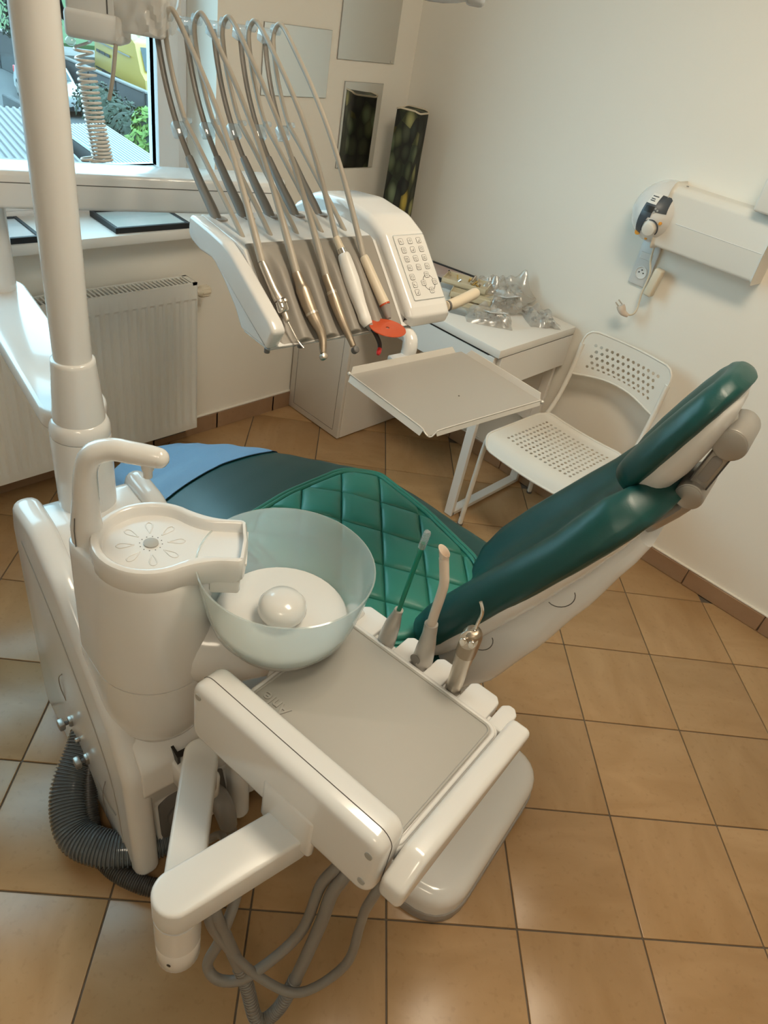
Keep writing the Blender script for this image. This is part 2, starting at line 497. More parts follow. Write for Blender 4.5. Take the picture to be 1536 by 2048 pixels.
_nt.links.new(_lw.outputs['Facing'], _pw.inputs[0]); _nt.links.new(_pw.outputs[0], _fr.inputs[0])
_mx = _nt.nodes.new('ShaderNodeMixShader')
_nt.links.new(_fr.outputs[0], _mx.inputs[0]); _nt.links.new(_t.outputs[0], _mx.inputs[1]); _nt.links.new(_gl.outputs[0], _mx.inputs[2])
_nt.links.new(_mx.outputs[0], _nt.nodes['Material Output'].inputs['Surface'])
obj('pane', g, glassm, win, 0)
# inner sill board
g = G(); g.rbox((-0.165, wy0 - 0.06, 0.852), (0.085, wy1 + 0.075, 0.886), 0.006, 2)
struct('trim_1', g, 'whitecold', label='white window sill board')

# ceiling lights: the room's warm panel, plus an unseen panel added for fill
lamp_diff = mat('lamp_diffuser', (1, 1, 1), 0.5, emit=LAMP_COL, estr=LAMP_W)
fill_diff = mat('fill_panel_diffuser', (1, 1, 1), 0.5, emit=LAMP_COL, estr=LAMP_W*0.45)
for lx, ly, lab, dm in ((1.95, -1.35, 'warm white ceiling panel lamp nearer the right wall', lamp_diff), (2.75, -3.05, 'added warm white fill panel, unseen, farther from the right wall', fill_diff)):
    lt = thing('ceiling_lamp', lab, 'lamp', (lx, ly, RZ), 0.0, 'ceiling panel lamps')
    g = G(); g.rbox((-0.42, -0.22, -0.05), (0.42, 0.22, 0.0), 0.008); obj('housing', g, 'whitecold', lt)
    g = G(); g.box((-0.39, -0.19, -0.054), (0.39, 0.19, -0.046)); obj('diffuser', g, dm, lt, 0)
# ================================================================== DENTAL CHAIR
chair = thing('dental_chair', 'dark green leather dental treatment chair with quilted seat and white shell', 'dental chair', (1.66, -1.40, 0), radians(10))

# --- base plate on the floor
bo = rpoly([(-0.62, -0.37), (0.335, -0.365), (0.345, 0.16), (-0.62, 0.16)], [0.10, 0.115, 0.115, 0.10], 7)
g = G(); g.prism(bo, 0.0, 0.030, 0.004, 2); obj('base_rim', g, 'greyplastic', chair)
bi = inset(bo, 0.004)
g = G(); g.prism(bi, 0.030, 0.092, 0.034, 5, bot=False); obj('base_cover', g, 'white', chair, 50)
# --- lift cover between base and seat
rings = []
for z, a0, a1, b in ((0.08, -0.42, 0.06, 0.13), (0.20, -0.38, 0.05, 0.12), (0.40, -0.34, 0.10, 0.125), (0.475, -0.36, 0.14, 0.15)):
    rings.append([(x, y, z) for x, y in rrect(a0, -b, a1, b, 0.05, 4)])
g = G(); g.loft(rings); obj('lift_cover', g, 'white', chair, 50)

# --- seat + leg rest cushion: (a, half width, top z, thickness)
SEAT = [(-1.090, 0.055, 0.425, 0.030), (-1.082, 0.085, 0.431, 0.045), (-1.062, 0.112, 0.441, 0.060), (-1.025, 0.136, 0.456, 0.070),
        (-0.96, 0.158, 0.479, 0.075), (-0.85, 0.187, 0.516, 0.078), (-0.74, 0.211, 0.546, 0.080), (-0.64, 0.234, 0.566, 0.082),
        (-0.55, 0.258, 0.582, 0.085), (-0.47, 0.277, 0.596, 0.085), (-0.38, 0.289, 0.604, 0.085), (-0.28, 0.292, 0.596, 0.085),
        (-0.15, 0.290, 0.582, 0.085), (-0.02, 0.285, 0.575, 0.085), (0.08, 0.280, 0.573, 0.080), (0.11, 0.262, 0.568, 0.070)]
def seat_at(a): return interp([(s[0],) + s[1:] for s in SEAT], a)
def seat_ring(a, hw, zt, th, off=0.0, nseg=9):
    """rounded slab section: flat top, round flanks"""
    r = min(th*0.5, hw*0.5); ring = []
    hw += off; zt += off
    m = 14
    for k in range(m + 1):
        b = -(hw - r) + 2*(hw - r)*k/m
        ring.append((a, b, zt - 0.010*(abs(b)/max(hw - r, 1e-4))**4))
    for k in range(1, nseg):
        t = pi*k/nseg
        ring.append((a, hw - r + r*sin(t), zt - 0.010 - (th - 0.010)/2*(1 - cos(t))))
    ring.append((a, hw - r, zt - th)); ring.append((a, -(hw - r), zt - th))
    for k in range(1, nseg):
        t = pi*k/nseg
        ring.append((a, -(hw - r) - r*sin(t), zt - th + (th - 0.010)/2*(1 - cos(t))))
    return ring
avals = []
for s0, s1 in zip(SEAT, SEAT[1:]):
    avals += [s0[0] + (s1[0]-s0[0])*k/3 for k in range(3)]
avals.append(SEAT[-1][0])
g = G(); g.loft([seat_ring(a, *seat_at(a)) for a in avals]); obj('seat', g, 'green', chair, 60)
# white under-shell of the seat
g = G(); rings = []
for a, hw, z, th in ((-0.93, 0.08, 0.400, 0.02), (-0.85, 0.12, 0.425, 0.03), (-0.60, 0.17, 0.482, 0.05), (-0.40, 0.23, 0.510, 0.07), (0.0, 0.225, 0.490, 0.09), (0.12, 0.20, 0.485, 0.09)):
    rings.append([(a, y, z - th/2 + w) for y, w in rrect(-hw, -th/2, hw, th/2, th*0.45, 4)])
g.loft(rings); obj('seat_shell', g, 'white', chair, 50)

# --- blue vinyl foot cover
def cover_edge(b): return -0.765 + 0.30*max(b - 0.03, 0) + 0.10*max(-0.03 - b, 0)
g = G(); rows = []
for i in range(22):
    row = []
    for k in range(31):
        t = k/30*2 - 1
        a1 = cover_edge(t*0.20); a0 = -1.088
        a = a0 + (a1 - a0)*(i/21)**0.8
        hw, zt, th = seat_at(a)
        r = min(th*0.5, hw*0.5)
        b = t*(hw + 0.004)
        d = max(0.0, abs(b) - (hw - r))
        z = zt + 0.0045 - 0.010*(min(abs(b), hw - r)/max(hw - r, 1e-4))**4
        if d > 0: z -= (th*0.5)*(1 - sqrt(max(0, 1 - (d/(r + 0.004))**2)))
        row.append((a, b, z))
    rows.append(row)
g.loft(rows, False, False, closed=False)
rows2 = [[(a, b, z - 0.003) for a, b, z in r] for r in rows]
g.loft(rows2, False, False, closed=False)
obj('foot_cover', g, 'bluefilm', chair, 60, label='pale blue vinyl cover over the foot end')

# --- quilted seat pad with piping and single panels
PAD = rpoly([(-0.515, -0.20), (-0.30, -0.255), (-0.03, -0.235), (0.055, -0.14), (0.055, 0.085), (-0.03, 0.165), (-0.20, 0.222), (-0.40, 0.255), (-0.478, 0.205), (-0.515, 0.0)],
            [0.09, 0.2, 0.08, 0.08, 0.08, 0.12, 0.2, 0.06, 0.10, 0.3], 6)
def pad_z(a, b): 
    hw, zt, th = seat_at(a); return zt - 0.010*(min(abs(b)/0.25, 1))**4
g = G()
ctr = (-0.22, 0.0); rings = []
for s in (1.0, 0.985, 0.96, 0.75, 0.5, 0.25, 0.02):
    rings.append([(ctr[0] + (x-ctr[0])*s, ctr[1] + (y-ctr[1])*s, pad_z(ctr[0] + (x-ctr[0])*s, ctr[1] + (y-ctr[1])*s) + (-0.002 if s == 1.0 else 0.007 if s < 0.97 else 0.006)) for x, y in PAD])
g.loft(rings, False, True); pad = obj('quilted_pad', g, 'quilt', chair, 60)
g = G()
for off, rr in ((0.0, 0.0055), (0.012, 0.0055)):
    path = [(x, y, pad_z(x, y) + 0.009) for x, y in inset(PAD, off)]
    g.tube(path + [path[0], path[1]], rr, 8, cap=False)
obj('piping', g, 'quilt', pad, 60)
def clip(poly, out):
    """clip polygon by convex outline (ccw)"""
    for i in range(len(out)):
        ax, ay = out[i]; bx, by = out[(i+1) % len(out)]
        res = []
        side = lambda p: (bx-ax)*(p[1]-ay) - (by-ay)*(p[0]-ax)
        for k in range(len(poly)):
            p, q = poly[k-1], poly[k]; sp, sq = side(p), side(q)
            if (sp >= 0) != (sq >= 0):
                t = sp/(sp - sq); res.append((p[0]+(q[0]-p[0])*t, p[1]+(q[1]-p[1])*t))
            if sq >= 0: res.append(q)
        poly = res
        if len(poly) < 3: return []
    return poly
def area(p): return 0.5*sum(p[i-1][0]*p[i][1] - p[i][0]*p[i-1][1] for i in range(len(p)))
QI = inset(PAD, 0.021)
ru, rl, q0 = (0.092, 0.046), (0.069, -0.090), (-0.313, 0.141)
for i in range(-5, 7):
    for j in range(-4, 7):
        c = [(q0[0] + (i+p)*ru[0] + (j+q)*rl[0], q0[1] + (i+p)*ru[1] + (j+q)*rl[1]) for p, q in ((0, 0), (0, 1), (1, 1), (1, 0))]
        if area(c) < 0: c = c[::-1]
        c = clip(c, QI)
        if len(c) < 3 or area(c) < 0.0004: continue
        # densify the outline so the panel follows the seat
        d = []
        for k in range(len(c)):
            p, q = c[k], c[(k+1) % len(c)]
            if sqrt((p[0]-q[0])**2 + (p[1]-q[1])**2) < 0.004: continue
            for t in (0, 0.33, 0.66): d.append((p[0]+(q[0]-p[0])*t, p[1]+(q[1]-p[1])*t))
        cx = sum(p[0] for p in d)/len(d); cy = sum(p[1] for p in d)/len(d)
        rings = []
        sz = min(1.0, sqrt(area(c))/0.1)
        for s, h in ((1.0, 0.002), (0.985, 0.0065), (0.93, 0.0115), (0.80, 0.0150), (0.50, 0.0175), (0.02, 0.0185)):
            rings.append([(cx+(x-cx)*s, cy+(y-cy)*s, pad_z(cx+(x-cx)*s, cy+(y-cy)*s) + 0.002 + h*(0.55+0.45*sz)) for x, y in d])
        g = G(); g.loft(rings, False, True); obj('quilt_panel', g, 'quilt', pad, 70)

# --- backrest: s along the back, h out of it towards the patient
BP0, BD, BN = Vector((0.072, 0, 0.590)), Vector((0.462, 0, 0.887)), Vector((-0.887, 0, 0.462))
def bpt(s, b, h, bow=True):
    lean = 0.012 - 0.061*s + 0.028*b + 0.008*sin(pi*min(max(s/0.80, 0), 1))
    return BP0 + BD*s + BN*(h + lean) + Vector((0, b, 0))
# s, half width, edge (bolster) thickness, centre thickness
BACK = [(-0.045, 0.130, 0.020, 0.010), (-0.035, 0.170, 0.044, 0.014), (0.0, 0.205, 0.066, 0.020), (0.06, 0.220, 0.076, 0.020), (0.16, 0.226, 0.075, 0.018), (0.30, 0.223, 0.068, 0.018),
        (0.40, 0.212, 0.064, 0.022), (0.46, 0.197, 0.068, 0.030), (0.50, 0.178, 0.068, 0.036), (0.532, 0.152, 0.058, 0.036), (0.552, 0.116, 0.042, 0.030), (0.560, 0.08, 0.022, 0.018)]
rings = []
NB = 30
svals = []
for s0, s1 in zip(BACK, BACK[1:]): svals += [s0[0] + (s1[0]-s0[0])*k/3 for k in range(3)]
svals.append(BACK[-1][0])
for s in svals:
    hw, te, tc = interp(BACK, s); ring = []
    for k in range(NB + 1):
        t = -1 + 2*k/NB
        b = hw*sin(t*pi/2)
        u = abs(b)/hw
        w = 1/(1 + math.exp(-(u - 0.62)*16))            # inner hollow -> bolster
        h = tc + (te - tc)*w
        h *= sqrt(max(0.0, 1 - u**7)) if u < 1 else 0
        ring.append(bpt(s, b, 0.030 + h))
    for k in range(NB - 1, 0, -1):
        t = -1 + 2*k/NB; b = hw*sin(t*pi/2); u = abs(b)/hw
        ring.append(bpt(s, b*0.97, 0.030 - 0.022*sqrt(max(0, 1 - u**6))))
    rings.append(ring)
g = G(); g.loft(rings); obj('backrest', g, 'green', chair, 70)
# white shell behind the back
SH = [(-0.075, 0.135, 0.024), (-0.055, 0.175, 0.042), (-0.01, 0.206, 0.056), (0.10, 0.220, 0.060), (0.25, 0.219, 0.056), (0.38, 0.204, 0.048), (0.46, 0.184, 0.038), (0.522, 0.145, 0.028), (0.548, 0.10, 0.018)]
rings = []
for i in range(25):
    s = SH[0][0] + (SH[-1][0]-SH[0][0])*i/24
    hw, th = interp(SH, s); ring = []
    for k in range(25):
        b = hw*sin((-1 + 2*k/24)*pi/2); ring.append(bpt(s, b, 0.038))
    for k in range(23, 0, -1):
        b = hw*sin((-1 + 2*k/24)*pi/2); u = abs(b)/hw
        ring.append(bpt(s, b*0.985, 0.030 - th*(max(0, 1 - u**3.2))**0.5))
    rings.append(ring)
g = G(); g.loft(rings); obj('backrest_shell', g, 'white', chair, 60)
# narrow rear support running down behind the shell
SP = [(-0.16, 0.140, 0.070), (-0.09, 0.170, 0.095), (0.05, 0.180, 0.105), (0.18, 0.168, 0.092), (0.32, 0.145, 0.070), (0.42, 0.11, 0.050), (0.47, 0.08, 0.038)]
rings = []
for i in range(19):
    s = SP[0][0] + (SP[-1][0]-SP[0][0])*i/18
    hw, th = interp(SP, s)
    rings.append([bpt(s, y, w, s > 0) for y, w in rrect(-hw, -th, hw, 0.0, 0.032, 4)])
g = G(); g.loft(rings); obj('back_support', g, 'white', chair, 50)
# oval seam on the shell flank (screw cover)
for s, hh in ((0.16, -0.004), (0.36, -0.002)):
    g = G()
    ring = [(0.028*cos(2*pi*k/24), 0.020*sin(2*pi*k/24)) for k in range(24)]
    hw = interp(SH, s)[0]
    path = [bpt(s + x, -hw*0.992, hh + y) for x, y in ring[12:]]
    g.tube(path, 0.0009, 5); obj('cover_seam', g, 'seam', chair)

# --- headrest
HC, HD, HN = Vector((0.296, 0, 1.176)), Vector((0.36, 0, 0.933)).normalized(), Vector((-0.933, 0, 0.36)).normalized()
def hpt(s, b, h): return HC + HD*s + HN*h + Vector((0, b, 0))
HR = [(-0.128, 0.030, 0.014), (-0.124, 0.062, 0.026), (-0.112, 0.086, 0.036), (-0.085, 0.103, 0.042), (-0.045, 0.111, 0.043), (0.0, 0.113, 0.042), (0.045, 0.110, 0.040), (0.080, 0.100, 0.037), (0.104, 0.082, 0.032), (0.118, 0.058, 0.024), (0.124, 0.030, 0.014)]
rings = []; sv = []
for s0, s1 in zip(HR, HR[1:]): sv += [s0[0] + (s1[0]-s0[0])*k/3 for k in range(3)]
sv.append(HR[-1][0])
for s in sv:
    hw, th = interp(HR, s); ring = []
    for k in range(25):
        b = hw*sin((-1 + 2*k/24)*pi/2); u = abs(b)/hw
        dip = 0.016*math.exp(-(b/0.042)**2)*max(0, 1 - (s/0.112)**4)
        ring.append(hpt(s, b, (th - dip)*(max(0, 1 - u**4))**0.5))
    for k in range(23, 0, -1):
        b = hw*sin((-1 + 2*k/24)*pi/2); u = abs(b)/hw
        ring.append(hpt(s, b*0.97, -0.012*sqrt(max(0, 1 - u**4))))
    rings.append(ring)
g = G(); g.loft(rings); head = obj('headrest', g, 'green', chair, 70)
rings = []
for s, hw, th in ((-0.114, 0.05, 0.016), (-0.104, 0.080, 0.030), (-0.08, 0.097, 0.040), (-0.035, 0.104, 0.042), (0.018, 0.104, 0.036), (0.060, 0.096, 0.028), (0.088, 0.080, 0.018), (0.102, 0.060, 0.010)):
    ring = []
    for k in range(21):
        b = hw*sin((-1 + 2*k/20)*pi/2); ring.append(hpt(s, b*0.97, -0.004))
    for k in range(19, 0, -1):
        b = hw*sin((-1 + 2*k/20)*pi/2); u = abs(b)/hw; ring.append(hpt(s, b*0.98, -0.008 - th*sqrt(max(0, 1 - u**3))))
    rings.append(ring)
g = G(); g.loft(rings); obj('headrest_shell', g, 'white2', head, 60)
# --- headrest joint: two round joints and a link
br = G(); ku, kl = Vector((0.364, 0, 1.198)), Vector((0.346, 0, 1.090))
br.cyl(ku + Vector((0, -0.050, 0)), ku + Vector((0, 0.050, 0)), 0.0265, 28, bev=0.003)
joint = obj('headrest_joint', br, 'silver', chair)
g = G(); g.cyl(kl + Vector((0, -0.050, 0)), kl + Vector((0, 0.050, 0)), 0.0235, 28, bev=0.003); obj('headrest_joint', g, 'silver', chair)
for c, r in ((ku, 0.0238), (kl, 0.0205)):
    g = G(); g.lathe([(r, 0), (r, 0.0015), (r - 0.002, 0.0022), (0.002, 0.0022)], 28, Matrix.Translation(c + Vector((0, -0.050, 0))) @ Matrix.Rotation(pi/2, 4, 'X'))
    obj('joint_cap', g, 'silver', joint)
lk = (ku - kl).normalized(); ls = Vector((lk.z, 0, -lk.x))
def linkbox(w, t0, t1, y0, y1, r):
    g = G(); o = rrect(-w, t0, w, t1, r, 5)
    R = Matrix(((ls.x, lk.x, 0, 0), (0, 0, 1, 0), (ls.z, lk.z, 0, 0), (0, 0, 0, 1)))
    g.prism(o, y0, y1, 0.002, 2, mtx=Matrix.Translation(kl) @ R); return g
obj('link_bar', linkbox(0.0145, 0.015, 0.094, -0.036, 0.036, 0.003), 'silver', chair)
obj('link_inlay', linkbox(0.009, 0.027, 0.080, -0.0372, 0.0372, 0.0085), 'greyplastic', chair)
for w in (-0.0148, 0.0148):
    g = G(); p0 = kl + ls*w + lk*0.02; p1 = kl + ls*w + lk*0.088
    g.tube([p0 + Vector((0, -0.0365, 0)), p1 + Vector((0, -0.0365, 0))], 0.0012, 6); obj('link_seam', g, 'seam', chair)
# neck plate from the back into the joint
g = G(); 
g.tube([bpt(0.45, 0, -0.012), bpt(0.545, 0, -0.008), kl + Vector((-0.012, 0, -0.012))], 0.03, 14, flat=(0.050, 0.018), smooth=4, twist=(1, 0, 0.4)); obj('neck_plate', g, 'silver', chair, 50)
g = G(); g.tube([ku, ku + HN*0.05], 0.02, 12, flat=(0.05, 0.02)); obj('headrest_mount', g, 'silver', chair)
# ================================================================== UNIT CABINET (cuspidor side box)
UA = radians(-6)
unit = thing('dental_unit_cabinet', 'white side cabinet of the dental unit with cup filler and glass spittoon bowl', 'dental unit', (1.53, -1.985, 0), UA)
def slab(prof, y0, y1, bev=0.02, seg=4):
    """profile in (x,z) extruded along y with rounded rims"""
    g = G(); g.prism(prof, y0, y1, bev, seg, mtx=Matrix(((1, 0, 0, 0), (0, 0, 1, 0), (0, 1, 0, 0), (0, 0, 0, 1)))); return g
side = rpoly([(-0.570, 0.035), (-0.02, 0.008), (0.012, 0.03), (-0.015, 0.36), (-0.075, 0.47), (-0.30, 0.645), (-0.43, 0.705), (-0.545, 0.705), (-0.572, 0.62)],
             [0.02, 0.02, 0.02, 0.10, 0.10, 0.25, 0.10, 0.045, 0.08], 6)
# left side cover, right side cover, centre body
obj('side_cover', slab(side, -0.150, -0.095, 0.022), 'white', unit, 50)
obj('side_cover', slab(side, 0.088, 0.135, 0.022), 'white', unit, 50)
mid = rpoly([(-0.558, 0.03), (-0.05, 0.02), (-0.045, 0.20), (-0.005, 0.31), (-0.01, 0.385), (-0.08, 0.455), (-0.30, 0.617), (-0.43, 0.680), (-0.54, 0.680), (-0.56, 0.60)],
            [0.02, 0.02, 0.05, 0.03, 0.04, 0.10, 0.2, 0.1, 0.04, 0.06], 6)
obj('body', slab(mid, -0.118, 0.110, 0.004, 2), 'white', unit, 50)
# seam between the side cover and its rear panel
g = G(); g.tube([(-0.50, -0.1515, 0.62), (-0.30, -0.1515, 0.50), (-0.10, -0.1515, 0.30), (-0.055, -0.1515, 0.05)], 0.0012, 5, smooth=6)
obj('cover_seam', g, 'greymat', unit)
# two latch clips and a button on the outer flank
for x, z in ((-0.335, 0.20), (-0.245, 0.165)):
    l = G(); l.rbox((-0.012, -0.030, -0.011), (0.012, -0.016, 0.011), 0.004, 2); l.rbox((-0.010, -0.008, -0.013), (0.010, 0.004, 0.009), 0.004, 2)
    o = obj('latch', l, 'silver', unit, loc=(x, -0.150, z))
    l = G(); l.cyl((0, -0.018, -0.002), (0, -0.006, -0.002), 0.005, 10); obj('latch_pin', l, 'darkgrey', o)
g = G(); g.cyl((-0.29, -0.150, 0.182), (-0.29, -0.160, 0.182), 0.006, 10, bev=0.001); obj('flank_button', g, 'silver', unit)
# thin cables along the flank
g = G(); g.tube([(-0.20, -0.153, 0.150), (-0.165, -0.155, 0.165), (-0.12, -0.154, 0.155), (-0.085, -0.152, 0.16)], 0.0012, 5, smooth=6); obj('flank_wire', g, 'hose', unit)
g = G(); g.tube([(-0.15, -0.153, 0.06), (-0.15, -0.155, 0.11), (-0.145, -0.155, 0.17), (-0.125, -0.153, 0.235)], 0.0012, 5, smooth=6); obj('flank_wire', g, 'hose', unit)
g = G(); g.tube([(-0.355, -0.150, 0.25), (-0.372, -0.153, 0.28), (-0.368, -0.154, 0.32), (-0.345, -0.152, 0.355)], 0.0012, 5, smooth=6); obj('flank_wire', g, 'hose', unit)

# near end: recess frame, grey port plate, hose elbows
tilt = Matrix.Translation((-0.026, 0.0, 0.0)) @ Matrix.Rotation(radians(-12), 4, 'Y')
RYZ = Matrix(((0, 0, 1, 0), (1, 0, 0, 0), (0, 1, 0, 0), (0, 0, 0, 1)))      # xy outline -> yz plane, extruded along x
g = G(); g.prism(rpoly([(-0.085, 0.055), (0.10, 0.055), (0.102, 0.235), (0.075, 0.268), (-0.06, 0.268), (-0.088, 0.235)], 0.02, 4), -0.02, 0.018, 0.005, 2, mtx=tilt @ RYZ)
obj('port_panel', g, 'white2', unit, 50)
g = G(); g.prism(rpoly([(-0.078, 0.075), (0.088, 0.075), (0.080, 0.19), (0.060, 0.212), (-0.05, 0.20), (-0.075, 0.18)], 0.016, 4), 0.014, 0.024, 0.003, 2, mtx=tilt @ RYZ)
plate = obj('port_plate', g, 'darkgrey', unit, 50)
for y, z in ((-0.03, 0.13), (0.045, 0.14)):
    g = G(); g.cyl((0.02, y, z), (0.030, y, z), 0.031, 20, bev=0.003, mtx=tilt); obj('port_ring', g, 'darkgrey', plate)
g = G(); g.tube([(0.028, 0.045, 0.145), (0.058, 0.047, 0.150), (0.078, 0.050, 0.128), (0.086, 0.052, 0.085)], [0.024, 0.025, 0.024, 0.020], 16, smooth=5, mtx=tilt); obj('hose_elbow', g, 'greyplastic', plate, 50)
g = G(); g.tube([(0.085, 0.052, 0.09), (0.091, 0.053, 0.06)], 0.016, 14, mtx=tilt); obj('hose_nipple', g, 'hose', plate)
# small open slot above the arm
g = G(); g.box((-0.028, -0.050, 0.352), (0.003, -0.044, 0.402)); g.box((-0.01, -0.047, 0.398), (0.003, 0.035, 0.4015)); obj('slot', g, 'black', unit, 0)
# bracket foot between box and chair base
g = G(); g.rbox((-0.30, 0.13, 0.05), (-0.02, 0.34, 0.16), 0.02, 3); obj('coupling', g, 'white2', unit, 50)

# cup filler column (tapered round body)
cx, cy = -0.125, -0.030
fx, fy = -0.196, -0.110
def hull2(r1, r2, n=44, x1=cx, y1=cy, x2=fx, y2=fy):
    """outline round two circles"""
    d = sqrt((x2-x1)**2 + (y2-y1)**2); a = atan2(y2-y1, x2-x1); b = math.acos(max(-1, min(1, (r1 - r2)/d))); o = []
    k1 = n*3//4; k2 = n - k1
    for k in range(k1 + 1):
        t = a + b + (2*pi - 2*b)*k/k1; o.append((x1 + r1*cos(t), y1 + r1*sin(t)))
    for k in range(k2 + 1):
        t = a - b + 2*b*k/k2; o.append((x2 + r2*cos(t), y2 + r2*sin(t)))
    return o
def hrings(tab): return [[(x, y, z) for x, y in hull2(r1, r2)] for r1, r2, z in tab]
g = G(); g.loft(hrings([(0.070, 0.012, 0.405), (0.096, 0.020, 0.420), (0.106, 0.026, 0.445), (0.111, 0.031, 0.48), (0.111, 0.033, 0.585)])); obj('column_lower', g, 'white', unit, 60)
g = G(); g.loft(hrings([(0.1105, 0.0325, 0.587), (0.1105, 0.0325, 0.62), (0.106, 0.032, 0.72), (0.099, 0.031, 0.815), (0.094, 0.030, 0.838), (0.090, 0.027, 0.841)])); obj('column_upper', g, 'white', unit, 60)
# mouth-rinse platform: keyhole tray with rim
SA = radians(52)                                        # spout direction (unit frame: minus the cabinet's own turn)
SA -= UA
def keyhole(rc, w, L, n=30):
    """circle of radius rc with a spout of half width w reaching L"""
    a0 = math.asin(min(0.99, w/rc)) + 0.30; o = []
    for k in range(n + 1):
        a = a0 + (2*pi - 2*a0)*k/n; o.append((rc*cos(a), rc*sin(a)))
    # neck fillets
    ex, ey = rc*cos(a0), rc*sin(a0)
    def neck(sg):
        p0, p1, p2 = Vector((ex, sg*ey)), Vector((rc*0.98, sg*w*1.0)), Vector((rc*1.28, sg*w))
        return [tuple(p0*(1-t)**2 + p1*2*t*(1-t) + p2*t*t) for t in (0.15, 0.3, 0.45, 0.6, 0.75, 0.9, 1.0)]
    o += neck(-1)
    o += [(L - 0.010, -w), (L - 0.003, -w + 0.003), (L, -w + 0.010)] + [(L + 0.004, 0)] + [(L, w - 0.010), (L - 0.003, w - 0.003), (L - 0.010, w)]
    o += neck(1)[::-1]
    return o
T = Matrix.Translation((cx, cy, 0)) @ Matrix.Rotation(SA, 4, 'Z')
ko = keyhole(0.097, 0.058, 0.158); ki = keyhole(0.081, 0.044, 0.172)
g = G(); ng = len(ko)
rings = [[(x*0.93, y*0.93, 0.815) for x, y in ko], [(x, y, 0.828) for x, y in ko], [(x, y, 0.862) for x, y in ko], [(x, y, 0.868) for x, y in inset(ko, 0.003)],
         [(x, y, 0.870) for x, y in inset(ko, 0.008)]]
ki2 = [(min(x, 0.1555), y) for x, y in ki]
cl = lambda pts: [(min(x, 0.1555), y) for x, y in pts]
rings += [[(x, y, 0.8695) for x, y in cl(inset(ki, -0.0035))], [(x, y, 0.866) for x, y in cl(ki)], [(x, y, 0.856) for x, y in cl(inset(ki, 0.0015))], [(x, y, 0.8510) for x, y in cl(inset(ki, 0.0042))]]
g.loft(rings, True, False, mtx=T)
g.add([(0.0790*cos(2*pi*k/40), 0.0790*sin(2*pi*k/40), 0.8510) for k in range(40)], [tuple(range(40))], T)
g.add([(0.040, -0.0690, 0.85103), (0.108, -0.0445, 0.85103), (0.108, 0.0445, 0.85103), (0.040, 0.0690, 0.85103)], [(0, 1, 2, 3)], T)
g.add([(0.03, -0.0420, 0.85105), (0.1555, -0.0420, 0.85105), (0.1555, 0.0420, 0.85105), (0.03, 0.0420, 0.85105)], [(0, 1, 2, 3)], T)
plat = obj('cup_platform', g, 'white', unit, 40)
g = G(); g.rbox((0.10, -0.056, 0.792), (0.152, 0.050, 0.822), 0.006, 2, mtx=T); obj('platform_latch', g, 'white', plat)
g = G(); g.box((0.150, -0.043, 0.8475), (0.1615, 0.043, 0.8515), mtx=T); obj('pour_lip', g, 'white', plat)
# drain grate and its ring of holes, eight raised drop-shaped ribs
g = G(); g.lathe([(0.0125, 0.851), (0.0125, 0.8535), (0.010, 0.8545), (0.001, 0.8545)], 18, T); obj('drain_grate', g, 'greymat', plat)
for k in range(12):
    a = 2*pi*k/12
    g = G(); g.cyl((0.0185*cos(a), 0.0185*sin(a), 0.8498), (0.0185*cos(a), 0.0185*sin(a), 0.8512), 0.0012, 6, mtx=T); obj('drain_hole', g, 'darkgrey', plat, 0)
for k in range(8):
    a = 2*pi*k/8 + 0.2
    path = [Vector((0.027, 0, 0)), Vector((0.045, 0.0055, 0)), Vector((0.053, 0.0045, 0)), Vector((0.056, 0, 0)), Vector((0.053, -0.0045, 0)), Vector((0.045, -0.0055, 0)), Vector((0.027, 0, 0))]
    R = T @ Matrix.Translation((0, 0, 0.8512)) @ Matrix.Rotation(a, 4, 'Z')
    g = G(); g.tube(path, 0.0011, 6, smooth=4, mtx=R); obj('raised_rib', g, 'white', plat, 60)
# faucet
tipd = Vector((cx - fx, cy - fy, 0)); tl = tipd.length; tipd.normalize()
fp = [(fx, fy, 0.838), (fx, fy, 0.87), (fx + 0.004, fy + 0.003, 0.93), (fx + 0.008, fy + 0.006, 0.985), (fx + 0.018, fy + 0.016, 1.018), (fx + tipd.x*0.05 , fy + tipd.y*0.05 + 0.002, 1.030),
      (fx + tipd.x*0.08, fy + tipd.y*0.08, 1.031), (fx + tipd.x*(tl + 0.004), fy + tipd.y*(tl + 0.004), 1.030), (fx + tipd.x*(tl + 0.018), fy + tipd.y*(tl + 0.018), 1.029)]
g = G(); g.tube(fp, [0.026, 0.0255, 0.021, 0.018, 0.0185, 0.0182, 0.018, 0.0175, 0.0165], 20, smooth=5)
e = Vector(fp[-1]); g.ball((e.x, e.y, e.z), 0.0165, 14, 8)
fa = obj('cup_faucet', g, 'white', unit, 60)
g = G(); g.lathe([(0.0105, 1.018), (0.0095, 1.004), (0.0075, 1.003), (0.007, 0.990), (0.0045, 0.989)], 16, Matrix.Translation((fx + tipd.x*tl, fy + tipd.y*tl, 0))); obj('nozzle', g, 'white2', fa)
g = G(); g.tube([(fx + 0.012, fy - 0.0245, 0.836), (fx + 0.012, fy - 0.024, 0.875), (fx + 0.012, fy - 0.021, 0.90)], 0.0009, 5); obj('faucet_seam', g, 'seam', fa)

